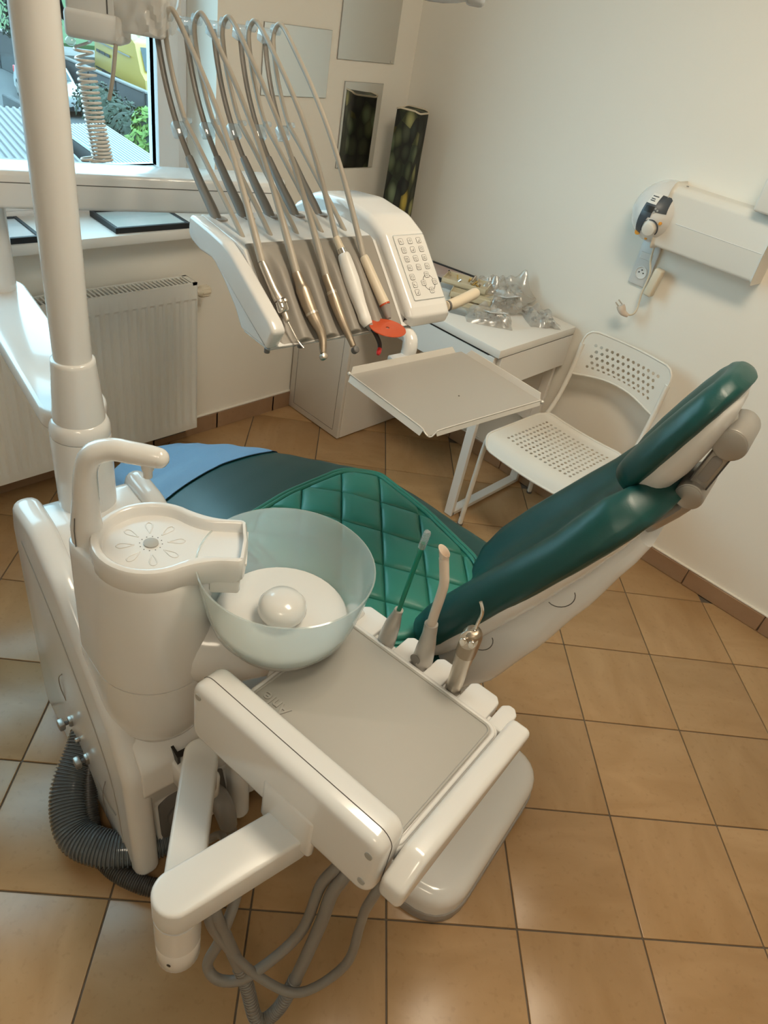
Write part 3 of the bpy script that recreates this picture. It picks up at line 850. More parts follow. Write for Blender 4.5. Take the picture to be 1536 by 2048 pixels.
# spittoon: white carrier, frosted glass bowl, dome cap
Ri = Matrix.Rotation(-UA, 4, 'Z')
bc = Ri @ (Vector((1.572, -1.842, 0)) - Vector((1.53, -1.985, 0)))
g = G()
g.lathe([(0.045, 0.655), (0.080, 0.662), (0.104, 0.690), (0.108, 0.7035), (0.02, 0.7045)], 40, Matrix.Translation((bc.x, bc.y, 0))); carrier = obj('bowl_carrier', g, 'white', unit, 60)
g = G(); a0 = Vector((cx + 0.02, cy + 0.03, 0.62)); a1 = Vector((bc.x, bc.y, 0.650))
g.tube([a0, a0.lerp(a1, 0.5) + Vector((0.0, 0, -0.02)), a1], [0.080, 0.070, 0.055], 20, smooth=5); obj('carrier_arm', g, 'white', carrier, 60)
outer = [(0.096, 0.705), (0.114, 0.709), (0.127, 0.725), (0.139, 0.765), (0.149, 0.820), (0.154, 0.848), (0.1545, 0.852)]
inner = [(0.1520, 0.853), (0.1500, 0.848), (0.1455, 0.820), (0.1355, 0.767), (0.1235, 0.729), (0.111, 0.716), (0.093, 0.713)]
g = G(); n = 56
rings = [[(r*cos(2*pi*k/n), r*sin(2*pi*k/n), z) for k in range(n)] for r, z in [(0.02, 0.706)] + outer + inner + [(0.02, 0.712)]]
g.loft(rings, True, True, mtx=Matrix.Translation((bc.x, bc.y, 0))); bowl = obj('spittoon_bowl', g, 'bowl', unit, 60)
g = G(); g.lathe([(0.022, 0.733), (0.038, 0.740), (0.044, 0.754), (0.042, 0.768), (0.034, 0.779), (0.018, 0.785), (0.002, 0.7865)], 32, Matrix.Translation((bc.x + 0.012, bc.y - 0.010, 0))); obj('dome_cap', g, 'white', bowl, 60)
g = G(); g.lathe([(0.116, 0.7140), (0.121, 0.7300), (0.118, 0.7330), (0.02, 0.7330)], 40, Matrix.Translation((bc.x, bc.y, 0))); obj('bowl_floor', g, 'white', bowl, 40)

# ================================================================== LAMP POLE
pole = thing('lamp_pole', 'tall white round lamp pole rising from the dental unit cabinet', 'pole', (1.028, -1.938, 0.60), 0)
n = 36
g = G(); g.lathe([(0.056, 0.0), (0.058, 0.02), (0.0585, 0.245), (0.0575, 0.25)], n); obj('pole_foot', g, 'white', pole, 60)
g = G(); g.lathe([(0.058, 0.252), (0.0585, 0.262), (0.057, 0.272), (0.052, 0.284), (0.048, 0.286)], n); obj('collar', g, 'white', pole, 60)
g = G(); g.lathe([(0.0495, 0.286), (0.049, 0.30), (0.0405, 0.405), (0.0398, 0.412), (0.036, 0.414)], n); obj('sleeve', g, 'white', pole, 60)
g = G(); g.cyl((0, 0, 0.40), (0, 0, 1.62), 0.0345, n); obj('pole_tube', g, 'white', pole, 60)

# ================================================================== DELIVERY ARM (two box sections)
CA = radians(-6)
CO = Vector((1.289, -1.693, 1.100))
con = thing('instrument_console', 'white dental instrument console with grey holder mat, keypad and jointed arm', 'console', CO, CA)
def cpart(name, g, m, smooth=50):
    g2 = G(); g2.add(g.v, g.f, Matrix.Rotation(-CA, 4, 'Z') @ Matrix.Translation(B0 - CO)); return obj(name, g2, m, con, smooth)
def beam(p, q, w, h, r=0.012, taper=None, ext0=0.0, ext1=0.0):
    p, q = Vector(p), Vector(q); d = (q - p); L = d.length; dn = d.normalized()
    m = Matrix.Translation(p) @ Matrix.Rotation(atan2(d.y, d.x), 4, 'Z') @ Matrix.Rotation(-math.asin(d.z/L), 4, 'Y')
    out = rrect(-ext0, -w, L + ext1, w, w*0.97, 8)
    g = G(); g.prism(out, -h, 0.0, r, 3, mtx=m); return g
B0 = Vector((1.028, -1.938, 0.80))
A0 = Vector((1.00, -1.930, 0.895)) - B0; A1 = Vector((0.40, -1.835, 0.905)) - B0
cpart('lower_arm', beam(A0, A1, 0.066, 0.045, 0.010, ext0=0.04, ext1=0.06), 'white', 50)
g = G(); g.cyl(A1 + Vector((0, 0, -0.06)), A1 + Vector((0, 0, 0.215)), 0.045, 28, bev=0.006); cpart('elbow', g, 'white', 55)
U0 = Vector((0.44, -1.87, 1.205)) - B0; U1 = Vector((0.645, -1.20, 1.205)) - B0
cpart('upper_arm', beam(U0, U1, 0.060, 0.082, 0.010, ext0=0.05, ext1=0.045), 'white', 50)
# groove along the arm flank
dv = (U1 - U0).normalized(); nv = Vector((dv.y, -dv.x, 0))
g = G(); g.tube([U0 + nv*0.0602 + Vector((0, 0, -0.024)), U1 + nv*0.0602 + Vector((0, 0, -0.024))], 0.0010, 4); cpart('arm_seam', g, 'seam', 55)
g = G(); g.tube([U1 - dv*0.07 + nv*0.0605 + Vector((0, 0, -0.024)), U1 - dv*0.07 + nv*0.0605 + Vector((0, 0, -0.078))], 0.0009, 4); cpart('arm_seam', g, 'seam', 55)
# hanger under the console
g = G(); g.cyl(U1 + Vector((0, 0, -0.075)), U1 + Vector((0, 0, -0.17)), 0.035, 22, bev=0.004); cpart('hanger_post', g, 'white', 55)
cpart('hanger_bracket', beam(U1 + Vector((0, 0, -0.105)), Vector((0.99, -1.43, 1.100)) - B0, 0.045, 0.045, 0.008, ext0=0.03), 'white', 50)
# ================================================================== INSTRUMENT CONSOLE
XZ = Matrix(((1, 0, 0, 0), (0, 0, 1, 0), (0, 1, 0, 0), (0, 0, 0, 1)))       # outline (x,z) extruded along y
def cprof(dx=0.0, dz=0.0, cut=False):
    top = [(0.022, 0.036), (0.006, 0.050), (-0.064, 0.0865), (-0.138, 0.1245), (-0.170, 0.1345), (-0.230, 0.1405), (-0.302, 0.145)]
    if cut: top = [(0.010, 0.0), (-0.004, 0.004), (-0.066, 0.068), (-0.132, 0.132), (-0.160, 0.1365), (-0.230, 0.1405), (-0.302, 0.145)]
    return [(0.0, -0.004)] + top + [(-0.310, 0.100), (-0.258, 0.088), (-0.205, 0.090), (-0.161, 0.064), (-0.116, 0.028), (-0.090, -0.004)]
def smoothprof(p, k=3):
    q = spline([Vector((a, b, 0)) for a, b in p], k, closed=True); return [(v.x, v.y) for v in q]
pc = rpoly(cprof(), [0.004, 0.010, 0.05, 0.2, 0.1, 0.06, 0.2, 0.012, 0.03, 0.03, 0.05, 0.1, 0.05, 0.01], 3)
pm = rpoly(cprof(cut=True), [0.0, 0.002, 0.0, 0.0, 0.006, 0.02, 0.2, 0.012, 0.03, 0.03, 0.05, 0.1, 0.05, 0.01], 3)
g = G(); g.prism(pc, 0.0, 0.030, 0.007, 3, mtx=XZ); obj('end_cheek', g, 'white', con, 40)
g = G(); g.prism(pm, 0.024, 0.352, 0.001, 1, mtx=XZ); obj('housing', g, 'white', con, 40)
# keypad block: deeper and higher
kb = rpoly([(0.012, -0.004), (0.016, 0.020), (0.004, 0.036), (-0.112, 0.150), (-0.165, 0.172), (-0.260, 0.180), (-0.370, 0.165), (-0.450, 0.115), (-0.455, 0.080), (-0.30, 0.070), (-0.10, -0.004)],
           [0.004, 0.012, 0.01, 0.03, 0.08, 0.12, 0.12, 0.03, 0.02, 0.05, 0.02], 5)
g = G(); g.prism(kb, 0.340, 0.462, 0.016, 5, mtx=XZ); obj('keypad_block', g, 'white', con, 45)
# grey mat with five scooped channels
CH = [0.046, 0.107, 0.168, 0.229, 0.286]
RIDGE = [0.0765, 0.1375, 0.1985, 0.258]
def mat_pt(u, v):
    """u 0..1 from top to bottom, v across"""
    y = 0.032 + 0.302*v
    face = [(-0.142, 0.1375), (-0.134, 0.1345), (-0.100, 0.101), (-0.066, 0.0675), (-0.030, 0.031), (-0.002, 0.003), (0.006, -0.0035)]
    t = u*6; i = min(int(t), 5); f = t - i
    x = face[i][0] + (face[i+1][0]-face[i][0])*f; z = face[i][1] + (face[i+1][1]-face[i][1])*f
    h = 0.003
    env = min(1, max(0, (u - 0.14)/0.25))*min(1, max(0, (0.985 - u)/0.10)); env = env*env*(3-2*env)
    for r in RIDGE:
        d = (y - r)
        wd = 0.011 if d < 0 else 0.020
        h += 0.0165*env*math.exp(-(d/wd)**2)
    edge = min(v, 1 - v)*0.302
    if edge < 0.006: h -= 0.004*(1 - edge/0.006)**2
    # smile-shaped corners at the top
    return (x + 0.707*h, y, z + 0.707*h)
g = G(); g.sheet(mat_pt, 42, 100); obj('holder_mat', g, 'consmat', con, 60)
# under-plate and screw feet
g = G(); g.rbox((-0.088, 0.006, -0.010), (0.000, 0.455, -0.003), 0.002, 1); obj('under_plate', g, 'clear', con)
for x, y in ((-0.012, 0.012), (-0.010, 0.085), (-0.045, 0.125), (-0.045, 0.19), (-0.006, 0.36)):
    g = G(); g.cyl((x, y, -0.019), (x, y, -0.009), 0.0055, 12, bev=0.001); obj('screw_foot', g, 'darkgrey', con)
# handle at the right end
g = G(); g.tube([(0.0, 0.458, 0.026), (-0.004, 0.485, 0.027), (-0.016, 0.535, 0.030), (-0.024, 0.570, 0.034), (-0.0255, 0.577, 0.0345)], [0.010, 0.0125, 0.0125, 0.0125, 0.008], 14, smooth=4)
obj('handle', g, 'ivory', con, 60)
g = G(); g.cyl((0.0, 0.4605, 0.026), (0.0, 0.466, 0.026), 0.0115, 16); obj('handle_ring', g, 'darkgrey', con)

# keypad: recessed panel, keys with icons
FN = Vector((0.707, 0, 0.707)); FD = Vector((0.7125, 0, -0.7017)).normalized()
KP0 = Vector((-0.1125, 0.361, 0.1505))
def kp(s, t, h=0.0):         # s down the slope, t across
    return KP0 + FD*s + Vector((0, t, 0)) + Vector((FD.z*-1, 0, FD.x))*h
KM = Matrix(((0, FD.x, -FD.z, KP0.x), (1, 0, 0, KP0.y), (0, FD.z, FD.x, KP0.z), (0, 0, 0, 1)))   # (across, down, out)
g = G(); g.prism(rrect(0.003, 0.006, 0.090, 0.150, 0.003, 3)[::-1], -0.004, 0.0016, 0.0, mtx=KM)
panel = obj('keypad_panel', g, 'white2', con, 0)
g = G(); o = rrect(0.003, 0.006, 0.090, 0.150, 0.003, 3)
g.tube([(x, y, 0.0016) for x, y in o + o[:2]], 0.0009, 5, cap=False, mtx=KM); obj('panel_rim', g, 'clear', con)
keys = [(0.020 + 0.025*c, 0.020 + 0.0195*r) for r in range(4) for c in range(3)]
keys += [(0.018, 0.099), (0.018, 0.116), (0.018, 0.133)]
ring_keys = [(0.060, 0.097), (0.044, 0.114), (0.076, 0.114), (0.060, 0.132)]
kg = G(); kg.prism(rrect(-0.0058, -0.0060, 0.0058, 0.0060, 0.002, 3)[::-1], 0.0, 0.0011, 0.0003, 1)
kr = G(); o = rrect(-0.0058, -0.0060, 0.0058, 0.0060, 0.002, 3); kr.tube([(x, y, 0.0010) for x, y in o + o[:2]], 0.00042, 4, cap=False)
icons = []
for var in range(5):
    q = G()
    if var == 0: q.tube([(-0.003, 0.002, 0.0013), (-0.0028, -0.002, 0.0013), (-0.0005, 0.002, 0.0013), (0.003, 0.002, 0.0013)], 0.0004, 4)
    if var == 1: q.tube([(-0.0025, -0.001, 0.0013), (0.0, -0.003, 0.0013), (0.0025, -0.0005, 0.0013), (0.0, 0.003, 0.0013), (-0.0025, -0.001, 0.0013)], 0.0004, 4)
    if var == 2: q.tube([(-0.0027, -0.0027, 0.0013), (-0.0027, 0.0025, 0.0013), (0.003, 0.0025, 0.0013)], 0.0005, 4); q.cyl((0.001, -0.001, 0.0010), (0.001, -0.001, 0.0016), 0.0010, 8)
    if var == 3: q.tube([(-0.0022, -0.0028, 0.0013), (0.0022, -0.0028, 0.0013), (0.0022, 0.0028, 0.0013), (-0.0022, 0.0028, 0.0013), (-0.0022, -0.0028, 0.0013)], 0.0004, 4)
    if var == 4: q.tube([(0.0025, -0.0027, 0.0013), (0.0012, 0.0012, 0.0013), (-0.0028, 0.0026, 0.0013), (0.0024, 0.0026, 0.0013)], 0.0005, 4)
    icons.append(q)
def add_key(t, s, var, proto={}):
    loc = KM @ Vector((t, s, 0.0014)); eul = KM.to_3x3().to_4x4()
    if 'k' not in proto:
        proto['k'] = obj('key', kg, 'white2', con); proto['r'] = obj('key_outline', kr, 'darkgrey', proto['k']); k = proto['k']
    else:
        k = proto['k'].copy(); COL.objects.link(k); k.parent = con
        r = proto['r'].copy(); COL.objects.link(r); r.parent = k
    k.matrix_local = Matrix.Translation(loc) @ eul
    if ('i', var) not in proto: proto[('i', var)] = obj('key_icon', icons[var], 'darkgrey', k)
    else:
        q = proto[('i', var)].copy(); COL.objects.link(q); q.parent = k
for n_, (t, s) in enumerate(keys): add_key(t, s, [0, 1, 4, 3, 4, 3, 2, 2, 2, 2, 2, 2, 3, 0, 4][n_])
for n_, (t, s) in enumerate(ring_keys): add_key(t, s, 3)
g = G(); c = [(0.060 + 0.0155*cos(2*pi*k/28), 0.1145 + 0.0175*sin(2*pi*k/28), 0.0016) for k in range(29)]
g.tube(c, 0.0007, 4, cap=False, mtx=KM); obj('direction_ring', g, 'darkgrey', con)

# five hose rods with clear clips; the same shape five times
def rod_path(dx=0.0, dz=0.0): return [(-0.272, 0, 0.136), (-0.300, 0, 0.157), (-0.345, 0, 0.187), (-0.395, 0, 0.224), (-0.443, 0, 0.268), (-0.487, 0, 0.325), (-0.518, 0, 0.385), (-0.533, 0, 0.432)]
protos = None
for k, w in enumerate(CH):
    w2 = [0.047, 0.109, 0.171, 0.232, 0.292][k]
    if protos is None:
        g = G(); g.tube(rod_path()[:4], [0.0105, 0.0100, 0.0090, 0.0075], 12, smooth=5); a = obj('rod_sleeve', g, 'hose', con, 60)
        g = G(); g.tube(rod_path()[3:], 0.006, 10, flat=(0.0062, 0.0030), smooth=5); b = obj('hose_rod', g, 'rod', con, 60)
        g = G(); g.rbox((-0.0125, -0.014, -0.013), (0.0125, 0.018, 0.013), 0.004, 2, mtx=Matrix.Translation((-0.531, 0, 0.432)) @ Matrix.Rotation(radians(12), 4, 'Y'))
        g.cyl((-0.520, 0.010, 0.446), (-0.520, 0.026, 0.446), 0.010, 14); c1 = obj('top_clip', g, 'clear', con, 50)
        g = G(); g.rbox((-0.010, -0.012, -0.016), (0.008, 0.014, 0.014), 0.004, 2, mtx=Matrix.Translation((-0.440, 0, 0.265)) @ Matrix.Rotation(radians(-40), 4, 'Y'))
        g.cyl((-0.430, 0.006, 0.283), (-0.430, 0.022, 0.283), 0.0055, 10); c2 = obj('mid_clip', g, 'clear', con, 50)
        g = G(); g.prism(rrect(-0.014, -0.010, 0.012, 0.012, 0.008, 4), 0.0, 0.004, 0.001, 1, mtx=Matrix.Translation((-0.268, 0.004, 0.1415))); c3 = obj('rod_socket', g, 'greyplastic', con)
        protos = [a, b, c1, c2, c3]
        for o in protos: o.location = (0, w2, 0)
    else:
        for o in protos: dup(o, con, (0, w2, 0))

# ---- instruments resting in the console
def instrument(name, label, cat='handpiece'):
    return thing(name, label, cat, CO, CA, 'instruments on the console')
def hose_for(t, k, tail, r0=0.0050, r1=0.0075, m='hosetan'):
    w = [0.047, 0.109, 0.171, 0.232, 0.292][k]
    tv = Vector(tail)
    path = [(-0.178, w + 0.004, 0.132), (-0.215, w + 0.006, 0.155), (-0.300, w + 0.008, 0.205), (-0.380, w + 0.010, 0.252), (-0.436, w + 0.010, 0.288), (-0.484, w + 0.010, 0.352), (-0.510, w + 0.010, 0.408), (-0.518, w + 0.012, 0.438),
            (-0.508, w + 0.016, 0.457), (-0.490, w + 0.020, 0.452)]
    e = Vector(path[-1])
    for f in (0.12, 0.3, 0.5, 0.7, 0.88):
        p = e.lerp(tv, f); p.x += 0.016*sin(pi*f); p.z += 0.022*sin(pi*f); path.append(tuple(p))
    path.append(tuple(tv))
    n = len(path)
    R = [r0]*8 + [r0]*(n - 11) + [r0 + 0.0005, r1*0.92, r1]
    g = G(); g.tube(path, R, 10, smooth=5); return obj('hose', g, m, t, 60)
def chain(t, name, pts, rad, m, n=16, smooth=4):
    g = G(); g.tube(pts, rad, n, smooth=smooth); return obj(name, g, m, t, 60)

UPF = Vector((0.707, 0, 0.707))
# 1 air-water syringe
t = instrument('air_water_syringe', 'leftmost steel air-water syringe with long thin tip on the console', 'syringe')
P = lambda x, y, z, h=0.006: (x + 0.707*h, y, z + 0.707*h)
hose_for(t, 0, P(-0.096, 0.040, 0.117))
chain(t, 'body', [P(-0.096, 0.040, 0.117), P(-0.085, 0.0415, 0.106), P(-0.060, 0.045, 0.080), P(-0.050, 0.047, 0.070), P(-0.044, 0.049, 0.064)], [0.0070, 0.0080, 0.0088, 0.0102, 0.0108], 'steel')
g = G(); g.rbox((-0.012, -0.0095, -0.010), (0.014, 0.0095, 0.010), 0.005, 3, mtx=Matrix.Translation(P(-0.036, 0.050, 0.056)) @ Matrix.Rotation(radians(45), 4, 'Y')); hd = obj('head', g, 'chrome', t, 50)
for dy in (-0.005, 0.005):
    c = Vector(P(-0.040, 0.050 + dy, 0.060, 0.013)); g = G(); g.cyl(c, c + UPF*0.006, 0.0040, 12, bev=0.001); obj('button', g, 'steel', hd)
chain(t, 'nozzle', [P(-0.026, 0.051, 0.046), P(-0.016, 0.0515, 0.036), P(-0.014, 0.052, 0.034)], [0.0062, 0.0055, 0.0035], 'steel')
chain(t, 'tip', [P(-0.015, 0.052, 0.035), P(0.004, 0.058, 0.014), P(0.014, 0.062, 0.003), P(0.024, 0.066, -0.004)], 0.0018, 'chrome', 8)
# 2 contra-angle with motor
t = instrument('contra_angle_handpiece', 'thick bronze-toned dental handpiece with angled head, second on the console')
hose_for(t, 1, P(-0.075, 0.105, 0.096), r1=0.0082)
chain(t, 'motor', [P(-0.077, 0.105, 0.098), P(-0.066, 0.1055, 0.087), P(-0.058, 0.106, 0.079), P(-0.052, 0.1065, 0.073), P(-0.035, 0.1075, 0.055), P(-0.021, 0.109, 0.041)], [0.0095, 0.0102, 0.0120, 0.0142, 0.0140, 0.0128], 'steel2', 20)
chain(t, 'ring', [P(-0.0215, 0.109, 0.0415), P(-0.0185, 0.1095, 0.0385)], 0.0132, 'steel', 20)
chain(t, 'shank', [P(-0.019, 0.1095, 0.039), P(-0.008, 0.112, 0.028), P(0.004, 0.116, 0.015), P(0.014, 0.1155, 0.003), P(0.026, 0.110, -0.012), P(0.031, 0.108, -0.018)], [0.0124, 0.0110, 0.0092, 0.0078, 0.0068, 0.0060], 'steel2', 20)
hc = Vector(P(0.036, 0.106, -0.022)); g = G(); g.cyl(hc - UPF*0.007, hc + UPF*0.006, 0.0066, 18, bev=0.0015); obj('head', g, 'steel', t, 50)
# 3 turbine
t = instrument('turbine_handpiece', 'slim bronze-toned dental handpiece with small round head, middle of the console')
hose_for(t, 2, P(-0.069, 0.170, 0.089))
chain(t, 'handle', [P(-0.070, 0.170, 0.090), P(-0.056, 0.1703, 0.076), P(-0.046, 0.1707, 0.066), P(-0.036, 0.171, 0.055), P(-0.022, 0.172, 0.040), P(-0.009, 0.173, 0.027), P(0.004, 0.1755, 0.013), P(0.016, 0.1785, 0.0), P(0.030, 0.181, -0.015)], [0.0085, 0.0088, 0.0096, 0.0110, 0.0104, 0.0094, 0.0080, 0.0067, 0.0058], 'steel2', 20)
chain(t, 'coupling_ring', [P(-0.047, 0.1706, 0.067), P(-0.043, 0.1708, 0.063)], 0.0102, 'steel', 20)
hc = Vector(P(0.036, 0.182, -0.021)); g = G(); g.cyl(hc - UPF*0.006, hc + UPF*0.0065, 0.0070, 18, bev=0.002); obj('head', g, 'darkgrey', t, 50)
g = G(); g.cyl(hc - UPF*0.013, hc - UPF*0.006, 0.0009, 6); obj('bur', g, 'steel', t)
# 4 curing light
t = instrument('curing_light', 'white curing light wand with black probe, red tip and orange shield', 'curing light')
hose_for(t, 3, P(-0.120, 0.224, 0.142), r1=0.0060)
chain(t, 'connector', [P(-0.122, 0.224, 0.144), P(-0.108, 0.226, 0.130), P(-0.103, 0.2265, 0.125)], [0.0070, 0.0078, 0.0085], 'ivory')
chain(t, 'collar', [P(-0.104, 0.2263, 0.126), P(-0.097, 0.2275, 0.119)], 0.0095, 'chrome', 18)
chain(t, 'body', [P(-0.097, 0.2275, 0.119), P(-0.092, 0.228, 0.114), P(-0.078, 0.2278, 0.099), P(-0.060, 0.2272, 0.081), P(-0.042, 0.227, 0.062), P(-0.025, 0.228, 0.044), P(-0.013, 0.2285, 0.032), P(-0.002, 0.229, 0.020), P(0.006, 0.232, 0.012)], [0.0105, 0.0130, 0.0150, 0.0162, 0.0155, 0.0132, 0.0125, 0.0130, 0.0100], 'whitecold', 20)
for k_, (x, dy, z) in enumerate(((-0.010, -0.006, 0.029), (-0.006, -0.004, 0.025), (-0.002, -0.002, 0.021), (-0.010, 0.001, 0.029))):
    c = Vector(P(x, 0.229 + dy, z, 0.0135 if dy > -0.003 else 0.0125)); g = G(); g.rbox((-0.0018, -0.0018, -0.002), (0.0018, 0.0018, 0.002), 0.0004, 1, mtx=Matrix.Translation(c) @ Matrix.Rotation(radians(45), 4, 'Y')); obj('print_mark', g, 'black', t)
chain(t, 'probe_base', [P(0.004, 0.233, 0.013), P(0.013, 0.238, 0.006)], 0.0075, 'greyplastic', 16)
chain(t, 'probe', [P(0.011, 0.240, 0.006), P(0.022, 0.244, -0.005), P(0.033, 0.246, -0.017), P(0.042, 0.2415, -0.026)], 0.0046, 'black', 12)
chain(t, 'red_tip', [P(0.041, 0.242, -0.025), P(0.046, 0.236, -0.030), P(0.049, 0.2325, -0.033)], [0.0048, 0.0052, 0.0030], 'redtip', 12)
n_sh = Vector((0.06, 0.0, 1.0)).normalized()
sh = Matrix.Translation(Vector((0.036, 0.262, 0.017))) @ n_sh.to_track_quat('Z', 'Y').to_matrix().to_4x4()
g = G(); g.lathe([(0.0375, -0.0012), (0.0382, 0.0), (0.0375, 0.0012), (0.004, 0.0012), (0.004, -0.0012)], 40, sh, False, False); obj('shield', g, 'orange', t, 40)
# 5 scaler
t = instrument('scaler_handpiece', 'ivory straight scaler handpiece beside the keypad', 'handpiece')
hose_for(t, 4, P(-0.090, 0.2755, 0.112), r1=0.0066)
chain(t, 'body', [P(-0.091, 0.2755, 0.113), P(-0.085, 0.277, 0.107), P(-0.055, 0.283, 0.075), P(-0.020, 0.2905, 0.039)], [0.0078, 0.0098, 0.0104, 0.0112], 'ivory', 18)
chain(t, 'red_band', [P(-0.0205, 0.2903, 0.0395), P(-0.018, 0.2908, 0.037)], 0.0115, 'orange', 18)
chain(t, 'nose', [P(-0.018, 0.2908, 0.037), P(-0.006, 0.290, 0.024), P(0.002, 0.289, 0.017)], [0.0105, 0.0080, 0.0048], 'greyplastic', 16)

# ---- stainless tray on its bracket under the console
tb = thing('tray_bracket', 'white curved bracket pipe under the console holding the tray', 'bracket', CO, CA)
g = G(); g.tube([(-0.06, 0.350, -0.022), (-0.02, 0.352, -0.022), (0.014, 0.350, -0.026), (0.026, 0.345, -0.040), (0.028, 0.342, -0.062)], 0.0165, 16, smooth=5); obj('pipe', g, 'white', tb, 60)
g = G(); g.rbox((0.02, 0.29, -0.066), (0.25, 0.33, -0.054), 0.004, 2); obj('support_bar', g, 'white', tb)
ty = thing('instrument_tray', 'grey rectangular metal tray with upturned rim below the console', 'tray', (0, 0, 0), 0)
ty.location = CO + Matrix.Rotation(CA, 3, 'Z') @ Vector((0.186, 0.310, -0.052)); ty.rotation_euler = (0, 0, CA)
hx, hy = 0.118, 0.155
def tray_pt(u, v):
    x = -hx + 2*hx*u; y = -hy + 2*hy*v; z = 0.0
    dx = -hx + 2*hx*u
    # rounded spout corner towards the front left
    d = sqrt((x - hx)**2 + (y + hy)**2)
    z -= 0.006*math.exp(-(d/0.03)**2)
    return (x, y, z)
g = G(); g.sheet(tray_pt, 24, 30); g.sheet(lambda u, v: tuple(Vector(tray_pt(u, v)) + Vector((0, 0, -0.0016))), 24, 30)
obj('tray_floor', g, 'tray', ty, 50)
def rim(pts, name='rim', m='trayrim'):
    g = G(); g.tube(pts, 0.0014, 6, cap=True, smooth=3); return obj(name, g, m, ty, 60)
# back rim (along y at -x) and right rim (along x at +y) stand up and lean outwards
def flange(p, q, up, out, name, trim=0.010):
    p, q = Vector(p), Vector(q); d = (q - p).normalized(); o = Vector(out)
    a0, a1 = p + d*0.002, q - d*0.002
    b0, b1 = p + d*trim + o + Vector((0, 0, up)), q - d*trim + o + Vector((0, 0, up))
    g = G(); t = Vector((0, 0, 0.0012)) if abs(up) < 0.002 else o.normalized()*0.0014
    V = [a0, a1, b1, b0, a0 + t, a1 + t, b1 + t, b0 + t]
    g.add(V, [(0, 1, 2, 3), (4, 7, 6, 5), (0, 4, 5, 1), (1, 5, 6, 2), (2, 6, 7, 3), (3, 7, 4, 0)])
    return obj(name, g, 'trayrim', ty, 0)
flange((-hx, -hy, -0.001), (-hx, hy - 0.015, -0.001), 0.013, (-0.006, 0, 0), 'back_rim')
flange((-hx + 0.012, hy, -0.001), (hx, hy, -0.001), 0.013, (0, 0.006, 0), 'side_rim')
flange((-hx, -hy, 0.0), (hx - 0.012, -hy, 0.0), -0.012, (0, -0.005, 0), 'side_rim', 0.004)
flange((hx, -hy + 0.014, 0.0), (hx, hy, 0.0), -0.008, (0.003, 0, 0), 'front_rim', 0.004)
rim([(-hx, -hy, 0.001), (0, -hy, 0.001), (hx - 0.026, -hy, 0.001), (hx - 0.012, -hy - 0.001, -0.002), (hx - 0.003, -hy + 0.001, -0.007), (hx + 0.002, -hy + 0.006, -0.007), (hx + 0.001, -hy + 0.018, -0.001), (hx, -hy + 0.032, 0.001), (hx, 0, 0.001), (hx, hy, 0.001)], 'edge_bead')
for c in ((-hx - 0.004, -hy + 0.001, 0.000), (hx + 0.003, hy + 0.002, -0.002)):
    g = G(); g.ball(c, 0.0040, 10, 7); obj('corner_curl', g, 'trayrim', ty)
g = G(); g.cyl((0.035, 0.0, 0.0), (0.035, 0.0, 0.0012), 0.0016, 8); obj('rivet', g, 'darkgrey', ty)
# ================================================================== ASSISTANT CONSOLE
AA = radians(6)
AO = Vector((1.813, -1.832, 0.0))
def aw(x, y, z): return AO + Matrix.Rotation(AA, 3, 'Z') @ Vector((x, y, z))
asst = thing('assistant_console', 'white assistant tray console with flat grey mat and instrument slots', 'console', (AO.x, AO.y, 0.60), AA)
def az(x, y, z): return (x, y, z - 0.60)
D = Matrix.Translation((0, 0, -0.60))
g = G(); g.prism(rrect(-0.182, -0.165, 0.180, 0.142, 0.022, 6), 0.640, 0.680, 0.008, 3, mtx=D); deck = obj('deck', g, 'white', asst, 50)
g = G(); g.prism(rrect(-0.1665, -0.150, 0.1665, 0.1235, 0.014, 6), 0.6795, 0.6835, 0.0012, 2, mtx=D); mt_ = obj('grey_mat', g, 'greymat', asst, 50)
o = rrect(-0.1665, -0.150, 0.1665, 0.1235, 0.014, 6)
g = G(); g.tube([(x, y, 0.6835) for x, y in o + o[:2]], 0.0026, 8, cap=False, mtx=D); obj('mat_bead', g, 'greymat', mt_, 60)
o = rrect(-0.1735, -0.157, 0.1735, 0.1305, 0.018, 6)
g = G(); g.tube([(x, y, 0.679) for x, y in o + o[:2]], 0.0045, 8, cap=False, mtx=D); obj('deck_bead', g, 'white', deck, 60)
# moulded maker's word on the mat
cu = bpy.data.curves.new('maker_word', 'FONT'); cu.body = 'Anle'; cu.size = 0.030; cu.extrude = 0.0007; cu.bevel_depth = 0.0004
tmp = bpy.data.objects.new('maker_word', cu); COL.objects.link(tmp)
dg = bpy.context.evaluated_depsgraph_get(); me = bpy.data.meshes.new_from_object(tmp.evaluated_get(dg)); bpy.data.objects.remove(tmp)
me.materials.clear(); me.materials.append(M['greymat'])
wd = bpy.data.objects.new('maker_word', me); COL.objects.link(wd); wd.parent = mt_
wd.location = (-0.098, -0.098, 0.0845); wd.rotation_euler = (0, 0, pi)
# small feet marks on the mat's far corner
g = G(); g.rbox((-0.152, 0.102, 0.6833), (-0.148, 0.104, 0.6842), 0.0003, 1, mtx=D); obj('mat_mark', g, 'paper', mt_)
